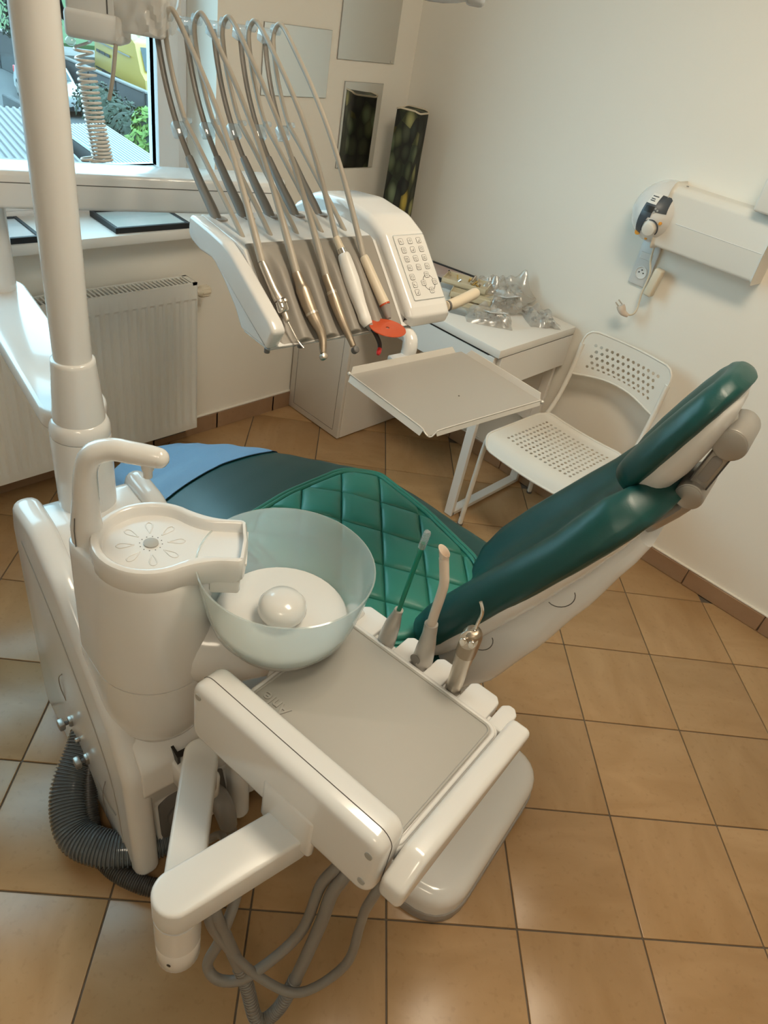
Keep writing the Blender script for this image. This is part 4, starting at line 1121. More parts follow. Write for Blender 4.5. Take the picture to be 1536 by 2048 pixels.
# upright panel on the near side, two shells with a seam
YZ = Matrix(((1, 0, 0, 0), (0, 0, 1, 0), (0, 1, 0, 0), (0, 0, 0, 1)))
po = rrect(-0.226, 0.596, 0.176, 0.737, 0.026, 6)
g = G(); g.prism(po, -0.205, -0.140, 0.016, 5, mtx=D @ YZ); obj('panel_shell', g, 'white', asst, 50)
g = G(); pp = inset(po, -0.0002); g.tube([(x, -0.177, z) for x, z in pp + pp[:2]], 0.0008, 4, cap=False, mtx=D); obj('panel_seam', g, 'seam', asst)
for x, z in ((0.158, 0.705), (0.158, 0.632), (-0.205, 0.715)):
    g = G(); g.cyl((x, -0.2065, z - 0.60), (x, -0.2035, z - 0.60), 0.0065, 14); obj('screw_plug', g, 'greymat', asst)
# socket on the panel where the arm enters
g = G(); g.rbox((-0.050, -0.2075, 0.560), (0.062, -0.19, 0.664), 0.010, 3, mtx=D); obj('arm_socket', g, 'white', asst, 50)
g = G(); g.rbox((-0.03, -0.222, 0.548), (0.04, -0.19, 0.562), 0.004, 2, mtx=D); obj('socket_cover', g, 'black', asst)
# side rails
for x0, x1, y0, y1, nm in ((0.180, 0.222, -0.196, 0.178, 'rail'), (-0.200, -0.160, -0.06, 0.180, 'rail')):
    o = rpoly([(y0, 0.615), (y1 - 0.02, 0.655), (y1, 0.668), (y1 - 0.01, 0.690), (y0 + 0.05, 0.690), (y0, 0.660)], [0.012, 0.03, 0.02, 0.02, 0.03, 0.02], 5)
    g = G(); g.prism(o, x0, x1, 0.011, 4, mtx=D @ Matrix(((0, 0, 1, 0), (1, 0, 0, 0), (0, 1, 0, 0), (0, 0, 0, 1)))); obj(nm, g, 'white', asst, 50)
# holder bar with blocks between the slots
g = G(); g.rbox((-0.178, 0.136, 0.632), (0.190, 0.160, 0.668), 0.006, 2, mtx=D); bar = obj('holder_bar', g, 'white', asst, 50)
for x0, x1 in ((-0.178, -0.115), (-0.066, -0.026), (0.006, 0.048), (0.084, 0.146), (0.152, 0.184)):
    o = rpoly([(x0, 0.134), (x1, 0.134), (x1, 0.186), (x1 - 0.010, 0.197), (x0 + 0.010, 0.197), (x0, 0.186)], [0.003, 0.003, 0.008, 0.008, 0.008, 0.008], 3)
    g = G(); g.prism(o, 0.628, 0.678, 0.003, 2, mtx=D); obj('holder_block', g, 'white', asst, 50)

# swing arm: two flat links and posts
BO = Vector((1.60, -2.03, 0.40))
class Sub: pass
def armpart(name, g, m, smooth=50, parent=None):
    g2 = G(); g2.add(g.v, g.f, Matrix.Rotation(-AA, 4, 'Z') @ Matrix.Translation(BO - Vector((AO.x, AO.y, 0.60))))
    return obj(name, g2, m, parent or asst, smooth)
L0, L1, L2 = Vector((1.600, -2.030, 0.505)), Vector((1.818, -2.215, 0.505)), Vector((1.842, -2.035, 0.592))
armpart('inner_link', beam(L0 - BO, L1 - BO, 0.031, 0.055, 0.006, ext0=0.031, ext1=0.031), 'white2', 50)
g = G(); g.cyl(L0 - BO + Vector((-0.005, 0.004, -0.13)), L0 - BO + Vector((-0.005, 0.004, -0.05)), 0.030, 24, bev=0.003); armpart('pivot_post', g, 'white', 50)
g = G(); g.rbox((-0.10, -0.01, -0.10), (0.0, 0.05, -0.02), 0.01, 2); armpart('wall_bracket', g, 'white', 50)
armpart('outer_link', beam(Vector((L1.x, L1.y, 0.592)) - BO, L2 - BO, 0.036, 0.060, 0.006, ext0=0.036, ext1=0.045), 'white2', 50)
p = Vector((L1.x, L1.y, 0)) - Vector((BO.x, BO.y, 0))
g = G(); g.cyl(p + Vector((0, 0, 0.128)), p + Vector((0, 0, 0.05)), 0.0352, 28); armpart('joint_sleeve', g, 'white', 50)
g = G(); g.cyl(p + Vector((0, 0, 0.0495)), p + Vector((0, 0, -0.012)), 0.0345, 28, bev=0.003); js = armpart('joint_cap', g, 'white', 50)
g = G(); g.cyl(p + Vector((0.019, -0.0285, 0.018)), p + Vector((0.0195, -0.0295, 0.018)), 0.0035, 10); armpart('screw', g, 'black', 40, js)

M['asilver'] = mat('light_silver_handle', (0.50, 0.475, 0.44), 0.34, 0.5)
# ---- instruments standing in the assistant console
def ainst(name, label, cat): return thing(name, label, cat, (AO.x, AO.y, 0.60), AA, 'instruments on the assistant console')
def atube(t, name, pts, rad, m, n=16, smooth=5, flat=None):
    g = G(); g.tube([az(*p) for p in pts], rad, n, smooth=smooth, flat=flat); return obj(name, g, m, t, 60)
def wl(*p):     # world -> assistant frame
    v = Matrix.Rotation(-AA, 3, 'Z') @ (Vector(p) - Vector((AO.x, AO.y, 0))); return (v.x, v.y, v.z)
t = ainst('saliva_ejector', 'silver saliva ejector handle with teal tube and clear tip', 'suction tip')
atube(t, 'handle', [(-0.092, 0.150, 0.600), (-0.091, 0.150, 0.650), (-0.089, 0.151, 0.690), (-0.086, 0.152, 0.725), (-0.083, 0.153, 0.752), (-0.081, 0.153, 0.765)], [0.012, 0.0175, 0.0172, 0.0150, 0.0095, 0.0085], 'asilver')
atube(t, 'teal_tube', [(-0.0815, 0.153, 0.760), (-0.075, 0.153, 0.84), (-0.067, 0.153, 0.935)], 0.0044, 'tealtube', 12)
atube(t, 'clear_tip', [(-0.068, 0.153, 0.925), (-0.0645, 0.153, 0.957), (-0.064, 0.153, 0.961)], [0.0068, 0.0068, 0.0045], 'clear', 12)
atube(t, 'hose', [(-0.092, 0.150, 0.605), (-0.095, 0.145, 0.570), (-0.02, 0.06, 0.545), (0.06, -0.06, 0.530), (0.090, -0.150, 0.520)] + [wl(*q) for q in ((1.908, -1.998, 0.45), (1.906, -2.026, 0.30), (1.881, -2.110, 0.22), (1.847, -2.150, 0.20), (1.817, -2.157, 0.22), (1.822, -2.136, 0.30), (1.811, -2.100, 0.38), (1.74, -2.02, 0.36), (1.66, -1.965, 0.22), (1.622, -1.955, 0.10))], 0.0098, 'hose', 12, 6)
t = ainst('suction_handpiece', 'grey suction handle with cream bent evacuator tube', 'suction tip')
atube(t, 'handle', [(-0.012, 0.160, 0.625), (-0.012, 0.161, 0.650), (-0.012, 0.162, 0.680), (-0.0125, 0.163, 0.715), (-0.014, 0.164, 0.745), (-0.016, 0.164, 0.772)], [0.010, 0.0185, 0.0200, 0.0175, 0.0135, 0.0125], 'asilver')
atube(t, 'valve_ring', [(-0.013, 0.1625, 0.640), (-0.013, 0.1625, 0.655)], 0.0195, 'chrome', 18)
g = G(); g.cyl(az(-0.018, 0.1435, 0.690), az(-0.018, 0.1425, 0.690), 0.0105, 20); obj('slide_button', g, 'hose', t, 50)
atube(t, 'evacuator_tube', [(-0.016, 0.164, 0.765), (-0.0155, 0.164, 0.80), (-0.014, 0.164, 0.845), (-0.0145, 0.164, 0.872), (-0.020, 0.164, 0.895), (-0.028, 0.164, 0.922)], 0.0088, 'pinkwhite', 16)
g = G(); n = 20; rings = []
for k_, (x, z, r, tl_) in enumerate(((-0.0265, 0.917, 0.0088, 0), (-0.029, 0.928, 0.0098, 0.002), (-0.031, 0.936, 0.0118, 0.006), (-0.030, 0.934, 0.0100, 0.005), (-0.028, 0.924, 0.0080, 0.0), (-0.024, 0.905, 0.007, 0))):
    rings.append([az(x + r*cos(2*pi*j/n), 0.164 + r*0.8*sin(2*pi*j/n), z - tl_*cos(2*pi*j/n)) for j in range(n)])
g.loft(rings, False, True); obj('flared_mouth', g, 'pinkwhite', t, 60)
hp = [(-0.012, 0.160, 0.630), (-0.012, 0.155, 0.585), (0.03, 0.06, 0.540), (0.08, -0.06, 0.520), (0.105, -0.145, 0.505)] + [wl(*q) for q in ((1.930, -1.992, 0.45), (1.931, -2.005, 0.35), (1.936, -2.049, 0.20), (1.936, -2.082, 0.12), (1.920, -2.115, 0.10), (1.876, -2.117, 0.20), (1.827, -2.130, 0.32), (1.800, -2.135, 0.40), (1.72, -2.05, 0.36), (1.65, -1.99, 0.2), (1.622, -1.985, 0.09))]
atube(t, 'hose', hp, 0.0118, 'hose', 14, 6)
# spiral ribs on the lower part of the hose
sp = spline([Vector(az(*q)) for q in hp], 6); ribs = []
t2 = ainst('air_water_syringe', 'chrome air-water syringe with bent tip on the assistant console', 'syringe')
atube(t2, 'handle', [(0.066, 0.152, 0.610), (0.066, 0.154, 0.650), (0.066, 0.155, 0.690), (0.0655, 0.156, 0.735), (0.0655, 0.156, 0.770)], [0.012, 0.0155, 0.0145, 0.0150, 0.0175], 'steel')
atube(t2, 'head', [(0.0655, 0.156, 0.768), (0.0665, 0.155, 0.795), (0.068, 0.153, 0.818), (0.069, 0.150, 0.828), (0.069, 0.149, 0.832)], [0.0178, 0.0185, 0.0178, 0.0140, 0.006], 'steel2')
fd = Vector((0.30, -0.82, 0.48)).normalized(); fc = Vector(az(0.068, 0.1425, 0.8145))
g = G(); g.cyl(fc, fc + fd*0.006, 0.0165, 22, bev=0.0015); hd = obj('button_plate', g, 'steel', t2, 50)
sx = fd.cross(Vector((0, 0, 1))).normalized(); sy = sx.cross(fd)
for dx in (-0.0075, 0.0075):
    c = fc + sx*dx - sy*0.004 + fd*0.005; g = G(); g.cyl(c, c + fd*0.006, 0.0066, 16, bev=0.0012); obj('button', g, 'chrome', hd, 50)
for dx in (-0.005, 0.005):
    c = fc + sx*dx + sy*0.009 + fd*0.0055; g = G(); g.cyl(c, c + fd*0.0012, 0.0026, 10); obj('symbol_disc', g, 'ivory', hd)
atube(t2, 'tip', [(0.069, 0.153, 0.826), (0.0695, 0.154, 0.85), (0.0705, 0.156, 0.868), (0.068, 0.156, 0.880), (0.0615, 0.156, 0.891)], [0.0034, 0.0030, 0.0029, 0.0029, 0.0029], 'chrome', 10)
atube(t2, 'collar_nut', [(0.069, 0.153, 0.827), (0.0692, 0.1532, 0.834)], 0.0048, 'chrome', 10)
atube(t2, 'hose', [(0.066, 0.152, 0.615), (0.068, 0.145, 0.575), (0.10, 0.04, 0.545), (0.14, -0.08, 0.545), (0.165, -0.145, 0.540)] + [wl(*q) for q in ((1.990, -1.975, 0.47), (1.988, -1.972, 0.40), (1.994, -1.991, 0.28), (1.958, -2.055, 0.20), (1.896, -2.099, 0.22), (1.835, -2.134, 0.30), (1.803, -2.150, 0.40), (1.75, -2.08, 0.40), (1.66, -2.02, 0.28), (1.60, -2.01, 0.16))], 0.0085, 'hose', 12, 6)
for hose_pts, i0, i1, rr in ((sp, 42, 62, 0.0126),):
    for k_ in range(i0, i1):
        a, b = hose_pts[k_], hose_pts[k_+1]; d = (b - a); L = d.length; m_ = max(2, int(L/0.0065))
        for q in range(m_):
            c = a.lerp(b, q/m_); g = G(); R = Matrix.Translation(c) @ d.to_track_quat('Z', 'Y').to_matrix().to_4x4()
            g.tube([(rr*cos(2*pi*j/12), rr*sin(2*pi*j/12), 0) for j in range(13)], 0.0011, 4, cap=False, mtx=R); ribs.append(g)
big = G()
for q in ribs: big.add(q.v, q.f)
obj('hose_ribs', big, 'hose', t, 60, kind='stuff')

# ================================================================== CORRUGATED HOSES on the floor
def corrugated(name, label, pts, r, pitch, m, depth):
    P, _ = spline([Vector(p) for p in pts], 40, [0]*len(pts))
    # resample by arc length
    S = [0.0]
    for a, b in zip(P, P[1:]): S.append(S[-1] + (b - a).length)
    n = int(S[-1]/pitch*4); Q = []; R = []; j = 0
    for i in range(n + 1):
        s = S[-1]*i/n
        while j < len(S) - 2 and S[j+1] < s: j += 1
        t = (s - S[j])/max(S[j+1] - S[j], 1e-9); Q.append(P[j].lerp(P[j+1], t)); R.append(r - depth*(0.0 if i % 4 in (0, 1) else 1.0))
    g = G(); base = Vector(Q[0]); base.z = 0
    g.tube([q - base for q in Q], R, 20)
    o = obj(name, g, m, None, 25, loc=base); return tag(o, label, 'hose')
M['corr'] = mat('grey_corrugated_plastic', (0.105, 0.125, 0.140), 0.18, coat=0.6)
M['corrd'] = mat('dark_corrugated_plastic', (0.055, 0.055, 0.052), 0.35, coat=0.2)
corrugated('drain_hose', 'thick blue-grey corrugated hose looping out from under the cabinet', [(1.10, -1.985, 0.16), (1.20, -2.08, 0.125), (1.265, -2.158, 0.080), (1.345, -2.190, 0.050), (1.405, -2.170, 0.045), (1.455, -2.120, 0.044), (1.49, -2.02, 0.044)], 0.042, 0.0074, 'corr', 0.0045)
corrugated('drain_hose', 'thin dark corrugated hose curling round the cabinet corner on the floor', [(1.20, -2.06, 0.16), (1.275, -2.115, 0.095), (1.345, -2.150, 0.050), (1.420, -2.168, 0.026), (1.50, -2.150, 0.024), (1.575, -2.095, 0.024), (1.60, -2.00, 0.06)], 0.0205, 0.0052, 'corrd', 0.0030)
# ================================================================== RADIATOR
rad = thing('panel_radiator', 'white fluted panel radiator with top grille under the window', 'radiator', (0.0, -1.06, 0.10), 0)
RL, RH = 1.60, 0.60        # runs towards -y
def rad_front(u, v):
    y = -RL*u; z = RH*v
    x = 0.105
    # pressed flutes between two rows of stops
    per = 0.0333; ph = ((-y) % per)/per
    env = min(1, max(0, (v - 0.055)/0.012))*min(1, max(0, (0.905 - v)/0.012))
    x -= 0.006*env*(1 if 0.18 < ph < 0.62 else 0 if (ph < 0.08 or ph > 0.72) else 0.5)
    return (x, y, z)
g = G(); NU = 48*8
V = []; per = RL/48
us = []
for k in range(48):
    for f in (0.0, 0.10, 0.20, 0.60, 0.70): us.append((k + f)/48)
us.append(1.0)
vs = [0, 0.012, 0.050, 0.066, 0.40, 0.70, 0.893, 0.909, 0.985, 1.0]
for u in us:
    for v in vs: V.append(rad_front(u*0.99999, v))
nv = len(vs); F = [(i*nv+j, i*nv+j+1, (i+1)*nv+j+1, (i+1)*nv+j) for i in range(len(us)-1) for j in range(nv-1)]
g.add(V, F); obj('front_panel', g, 'radiator', rad, 30)
g = G(); g.box((0.030, -RL, 0.0), (0.044, 0.0, RH - 0.012)); obj('rear_panel', g, 'radiator', rad, 0)
for y0, y1 in ((-0.003, 0.0), (-RL, -RL + 0.003)):
    g = G(); g.rbox((0.028, y0, 0.0), (0.1065, y1, RH + 0.004), 0.001, 1); obj('side_cover', g, 'radiator', rad)
g = G()
g.box((0.028, -RL, RH - 0.004), (0.036, 0, RH + 0.004)); g.box((0.098, -RL, RH - 0.004), (0.106, 0, RH + 0.004)); g.box((0.028, -0.02, RH - 0.004), (0.106, 0, RH + 0.004))
grille = obj('top_grille', g, 'radiator', rad, 0)
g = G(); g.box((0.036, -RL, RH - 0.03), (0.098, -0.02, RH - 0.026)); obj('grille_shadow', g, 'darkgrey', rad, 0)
sg = G(); sg.rbox((0.035, -0.0035, RH - 0.004), (0.099, 0.0035, RH + 0.003), 0.001, 1)
s0 = None
for k in range(100):
    y = -0.026 - k*0.0157
    if s0 is None: s0 = obj('grille_slat', sg, 'radiator', grille, loc=(0, y, 0))
    else: dup(s0, grille, (0, y, 0))
# thermostatic valve
vh = G(); R = Matrix.Translation((0.075, 0.0, RH - 0.045)) @ Matrix.Rotation(-pi/2, 4, 'X')
vh.lathe([(0.008, 0.0), (0.008, 0.012), (0.013, 0.014), (0.014, 0.022), (0.019, 0.026), (0.0205, 0.040), (0.0195, 0.062), (0.015, 0.070), (0.004, 0.073)], 20, R); vl = obj('thermostat_valve', vh, 'ivory', rad, 50)
for k in range(10):
    a = 2*pi*k/10
    g = G(); g.rbox((0.0185, -0.0018, 0.030), (0.0215, 0.0018, 0.064), 0.0008, 1, mtx=R @ Matrix.Rotation(a, 4, 'Z')); obj('valve_rib', g, 'ivory', vl)
for k in range(3):
    g = G(); g.cyl((0.06, -0.05 - 0.045*k, -0.03), (0.06, -0.05 - 0.045*k, 0.005), 0.008, 12); obj('pipe_stub', g, 'silver', rad)
g = G(); g.cyl((0.06, -0.03, -0.022), (0.06, -0.17, -0.022), 0.013, 12, bev=0.002); obj('connector', g, 'darkgrey', rad)
g = G(); g.box((0.002, -0.3, 0.20), (0.03, -0.26, 0.45)); g.box((0.002, -1.3, 0.20), (0.03, -1.26, 0.45)); obj('wall_bracket', g, 'radiator', rad, 0)

# ================================================================== DESK
M['deskwhite'] = mat('desk_white_foil', (0.74, 0.71, 0.665), 0.42)
desk = thing('desk', 'white corner desk with drawer, left door cabinet and steel leg frame', 'desk', (0.012, -0.013, 0), 0)
DW, DD, DH = 1.045, 0.485, 0.742
g = G(); g.rbox((0.0, -DD, DH - 0.030), (DW, 0.0, DH), 0.0025, 2); top = obj('desktop', g, 'deskwhite', desk)
g = G(); g.cyl((0.50, -0.050, DH), (0.50, -0.050, DH + 0.0015), 0.030, 24); obj('cable_cap', g, 'greymat', top)
g = G(); g.rbox((0.0, -DD + 0.018, 0.004), (0.345, 0.0, DH - 0.031), 0.002, 1); obj('cabinet_body', g, 'deskwhite', desk)
g = G(); g.rbox((0.0, -DD, 0.004), (0.345, -DD + 0.017, DH - 0.032), 0.003, 2); door = obj('door', g, 'deskwhite', desk)
o = rrect(0.035, 0.035, 0.31, DH - 0.07, 0.002, 1)
g = G(); g.tube([(x, -DD - 0.0003, z) for x, z in o + o[:1]], 0.0009, 4, cap=False); obj('door_groove', g, 'seam', door)
g = G(); g.rbox((0.348, -DD + 0.022, DH - 0.160), (DW, 0.0, DH - 0.031), 0.002, 1); obj('apron', g, 'deskwhite', desk)
g = G(); g.rbox((0.350, -DD + 0.003, DH - 0.150), (DW - 0.018, -DD + 0.021, DH - 0.035), 0.002, 1); dr = obj('drawer_front', g, 'deskwhite', desk)
g = G(); g.box((0.356, -DD + 0.002, DH - 0.0355), (DW - 0.045, -DD + 0.020, DH - 0.0305)); obj('drawer_gap', g, 'black', dr, 0)
g = G(); g.box((DW - 0.0005, -DD, DH - 0.0305), (DW + 0.0006, -0.002, DH - 0.0295)); obj('edge_seam', g, 'seam', top, 0)
# flat steel leg frame with bent corners
def flatbar(path, wx, th, m, parent, name):
    g = G(); g.tube(path, 0.01, 4, flat=(wx, th), twist=(1, 0, 0)); return obj(name, g, m, parent, 0)
lg = G()
def strip(pts, w0, w1):
    """flat strip in the yz plane, x from w0 to w1; pts outer outline polygon"""
    lg.prism(pts, w0, w1, 0.0015, 1, mtx=Matrix(((0, 0, 1, 0), (1, 0, 0, 0), (0, 1, 0, 0), (0, 0, 0, 1))))
strip([(-0.462, 0.004), (-0.010, 0.004), (-0.010, 0.022), (-0.462, 0.022)], 0.985, 1.022); obj('leg_foot_bar', lg, 'deskwhite', desk)
for y0, y1 in ((-0.470, -0.452), (-0.022, -0.004)):
    lg = G(); strip([(y0, 0.004), (y1, 0.004), (y1, DH - 0.155), (y0, DH - 0.155)], 0.985, 1.022); obj('leg', lg, 'deskwhite', desk)
g = G(); g.box((0.345, -0.016, 0.30), (0.985, -0.004, DH - 0.16)); obj('back_panel', g, 'deskwhite', desk, 0)

# ---- things on the desk
DT = DH
def frame_pic(name, label, loc, rz, w, h, d=0.018, group=None, pm=None):
    t = thing(name, label, 'picture frame', loc, rz, group)
    g = G(); b = 0.012
    g.rbox((0, 0, 0), (w, b, d), 0.001, 1); g.rbox((0, h - b, 0), (w, h, d), 0.001, 1); g.rbox((0, b, 0), (b, h - b, d), 0.001, 1); g.rbox((w - b, b, 0), (w, h - b, d), 0.001, 1)
    obj('frame', g, 'gasket', t)
    g = G(); g.box((b*0.9, b*0.9, 0.002), (w - b*0.9, h - b*0.9, d - 0.004)); obj('print', g, pm or 'paper', t, 0)
    g = G(); g.box((b*0.9, b*0.9, d - 0.0035), (w - b*0.9, h - b*0.9, d - 0.002)); obj('glazing', g, glaze, t, 0)
    return t
glaze = bpy.data.materials.new('picture_glass'); glaze.use_nodes = True
_nt = glaze.node_tree; _nt.nodes.remove(_nt.nodes['Principled BSDF'])
_t = _nt.nodes.new('ShaderNodeBsdfTransparent'); _gl = _nt.nodes.new('ShaderNodeBsdfGlossy'); _gl.inputs['Roughness'].default_value = 0.03
_lw = _nt.nodes.new('ShaderNodeLayerWeight'); _lw.inputs['Blend'].default_value = 0.5
_pw = _nt.nodes.new('ShaderNodeMath'); _pw.operation = 'POWER'; _pw.inputs[1].default_value = 4
_fr = _nt.nodes.new('ShaderNodeMath'); _fr.operation = 'MULTIPLY_ADD'; _fr.inputs[1].default_value = 0.9; _fr.inputs[2].default_value = 0.05
_nt.links.new(_lw.outputs['Facing'], _pw.inputs[0]); _nt.links.new(_pw.outputs[0], _fr.inputs[0])
_mx = _nt.nodes.new('ShaderNodeMixShader')
_nt.links.new(_fr.outputs[0], _mx.inputs[0]); _nt.links.new(_t.outputs[0], _mx.inputs[1]); _nt.links.new(_gl.outputs[0], _mx.inputs[2])
_nt.links.new(_mx.outputs[0], _nt.nodes['Material Output'].inputs['Surface'])
pinkprint = mat('pink_print', (0.70, 0.66, 0.66), 0.5, noise=(9, (0.55, 0.22, 0.18), 0.1, 3))
floralprint = mat('floral_print', (0.80, 0.84, 0.84), 0.5, noise=(8, (0.55, 0.70, 0.68), 0.5, 5))  # bluish-white tone stands in for sky reflected in the frame glass
frame_pic('picture_frame', 'black framed pink print lying on the white desk', (0.335, -0.245, DT), radians(12), 0.26, 0.17, pm=pinkprint)
# white booklet
g = G(); g.rbox((0, 0, 0), (0.12, 0.08, 0.012), 0.001, 1); o = obj('booklet', g, 'paper', None, loc=(0.555, -0.275, DT), rot=(0, 0, radians(20)))
tag(o, 'small white booklet between picture frame and instrument cassettes', 'booklet')
# stacked ivory trays with brass odds and ends
M['cassette'] = mat('ivory_cassette', (0.62, 0.54, 0.38), 0.45)
M['brass'] = mat('brass', (0.75, 0.55, 0.22), 0.25, 1.0)
def cassette(label, loc, rz, w=0.17, d=0.095, h=0.020, extras=False):
    t = thing('instrument_cassette', label, 'box', loc, rz, 'ivory cassettes on the desk')
    g = G(); g.rbox((-w/2, -d/2, 0), (w/2, d/2, h*0.35), 0.002, 1); g.rbox((-w/2, -d/2, 0), (w/2, -d/2 + 0.004, h), 0.001, 1); g.rbox((-w/2, d/2 - 0.004, 0), (w/2, d/2, h), 0.001, 1)
    g.rbox((-w/2, -d/2, 0), (-w/2 + 0.004, d/2, h), 0.001, 1); g.rbox((w/2 - 0.004, -d/2, 0), (w/2, d/2, h), 0.001, 1)
    obj('tray_body', g, 'cassette', t)
    if extras:
        rnd = random.Random(3)
        for k in range(11):
            c = (rnd.uniform(-w*0.42, w*0.42), rnd.uniform(-d*0.4, d*0.4), h*0.35 + 0.004)
            g = G(); g.tube([c, (c[0] + rnd.uniform(-0.02, 0.02), c[1] + rnd.uniform(-0.02, 0.02), h + rnd.uniform(0, 0.01))], rnd.uniform(0.0025, 0.005), 8); obj('fitting', g, ['brass', 'chrome', 'steel'][k % 3], t)
    else:
        for k in range(3):
            g = G(); g.box((-w/2 + 0.004, -d/2 + 0.012 + 0.026*k, h*0.35), (w/2 - 0.004, -d/2 + 0.016 + 0.026*k, h*0.9)); obj('divider', g, 'cassette', t, 0)
    return t
cassette('lower ivory plastic cassette in the stack on the desk', (0.735, -0.275, DT), radians(35), 0.16, 0.085)
cassette('middle ivory plastic cassette in the stack on the desk', (0.720, -0.255, DT + 0.021), radians(30), 0.16, 0.09)
cassette('top ivory cassette holding loose brass and chrome fittings', (0.655, -0.215, DT + 0.042), radians(24), 0.18, 0.10, extras=True)
g = G(); g.rbox((-0.05, -0.03, 0), (0.05, 0.03, 0.014), 0.003, 2); o = obj('clear_case', g, 'clear', None, loc=(0.775, -0.365, DT), rot=(0, 0, radians(30)))
tag(o, 'flat clear plastic case beside the ivory cassettes on the desk', 'case')

# crumpled clear bags with small steel parts
bagm = bpy.data.materials.new('clear_bag_film'); bagm.use_nodes = True
_nt = bagm.node_tree; _nt.nodes.remove(_nt.nodes['Principled BSDF'])
_t = _nt.nodes.new('ShaderNodeBsdfTransparent'); _t.inputs['Color'].default_value = (0.95, 0.94, 0.92, 1)
_gl = _nt.nodes.new('ShaderNodeBsdfGlossy'); _gl.inputs['Roughness'].default_value = 0.22
_df = _nt.nodes.new('ShaderNodeBsdfDiffuse'); _df.inputs['Color'].default_value = (0.78, 0.76, 0.72, 1)
_m1 = _nt.nodes.new('ShaderNodeMixShader'); _m1.inputs[0].default_value = 0.62
_m2 = _nt.nodes.new('ShaderNodeMixShader'); _m2.inputs[0].default_value = 0.62
_nt.links.new(_gl.outputs[0], _m1.inputs[1]); _nt.links.new(_df.outputs[0], _m1.inputs[2])
_nt.links.new(_m1.outputs[0], _m2.inputs[1]); _nt.links.new(_t.outputs[0], _m2.inputs[2])
_nt.links.new(_m2.outputs[0], _nt.nodes['Material Output'].inputs['Surface'])
def bag(label, loc, rz, sx, sy, sz, seed, card=False, peak=0.0, dark=False):
    rnd = random.Random(seed)
    t = thing('parts_bag', label, 'bag', loc, rz, 'clear bags of steel parts on the desk')
    # film: crumpled lens-shaped pouch
    ph = [(rnd.uniform(3, 10), rnd.uniform(3, 10), rnd.uniform(0, 6.3), rnd.uniform(0, 6.3)) for _ in range(7)]
    def film(u, v, top):
        x = (u - 0.5)*2; y = (v - 0.5)*2
        e = max(0, (1 - abs(x)**3))*max(0, (1 - abs(y)**3))
        w = sum(sin(a*x + p)*sin(b*y + q) for a, b, p, q in ph)/3.0
        z = (sz*e**0.7*(1 + 0.35*w) + 0.008*abs(w) + peak*math.exp(-((x - 0.3)**2 + (y - 0.5)**2)/0.10)) if top else 0.0012
        return (sx*x*(1 + 0.06*w), sy*y*(1 + 0.06*w), max(z, 0.001))
    g = G(); g.sheet(lambda u, v: film(u, v, True), 22, 22); g.sheet(lambda u, v: film(u, v, False), 6, 6); obj('film', g, bagm, t, 28)
    for k in range(26):
        x, y = rnd.uniform(-0.72, 0.72)*sx, rnd.uniform(-0.72, 0.72)*sy; z = rnd.uniform(0.006, max(0.012, sz*0.62))
        q = G(); L = rnd.uniform(0.008, 0.020); a, b = rnd.uniform(0, pi), rnd.uniform(-0.4, 0.4)
        d = Vector((cos(a)*cos(b), sin(a)*cos(b), sin(b)))*L
        c = Vector((x, y, z))
        q.cyl(c - d*0.5, c + d*0.5, rnd.uniform(0.003, 0.0065), 8); obj('part', q, ['steel', 'greyplastic', 'silver', 'darkgrey'][rnd.randrange(4 if dark else 3)], t, 40)
    if card:
        q = G(); q.rbox((-0.036, -0.024, 0), (0.036, 0.024, 0.0012), 0.0003, 1, mtx=Matrix.Translation((0.02, -0.012, sz + 0.004)) @ Matrix.Rotation(0.3, 4, 'Z') @ Matrix.Rotation(-0.25, 4, 'X')); cd = obj('label_card', q, 'paper', t)
        for r_ in range(4):
            q = G(); q.box((-0.028, 0.012 - r_*0.008, 0.0012), (0.022 - 0.006*(r_ % 2), 0.0135 - r_*0.008, 0.0015), mtx=Matrix.Translation((0.02, -0.012, sz + 0.004)) @ Matrix.Rotation(0.3, 4, 'Z') @ Matrix.Rotation(-0.25, 4, 'X')); obj('print_line', q, 'hose', cd, 0)
    return t
bag('clear bag of steel parts with a white printed card, nearest the desk edge', (0.862, -0.318, DT), radians(40), 0.085, 0.060, 0.034, 11, card=True, dark=True)
bag('clear bag of grey parts lying at the wall end of the desk', (0.945, -0.110, DT), radians(-35), 0.080, 0.060, 0.032, 12, dark=True)
bag('tall crumpled clear bag standing highest against the wall', (0.770, -0.085, DT + 0.022), radians(10), 0.090, 0.070, 0.055, 13, peak=0.05)
bag('crumpled clear bag with small white card in the middle of the bags', (0.805, -0.175, DT + 0.004), radians(60), 0.075, 0.065, 0.045, 14, card=True, peak=0.02)
bag('crumpled clear bag leaning on the wall behind the cassettes', (0.700, -0.115, DT + 0.004), radians(-20), 0.075, 0.060, 0.060, 15, peak=0.03, dark=True)

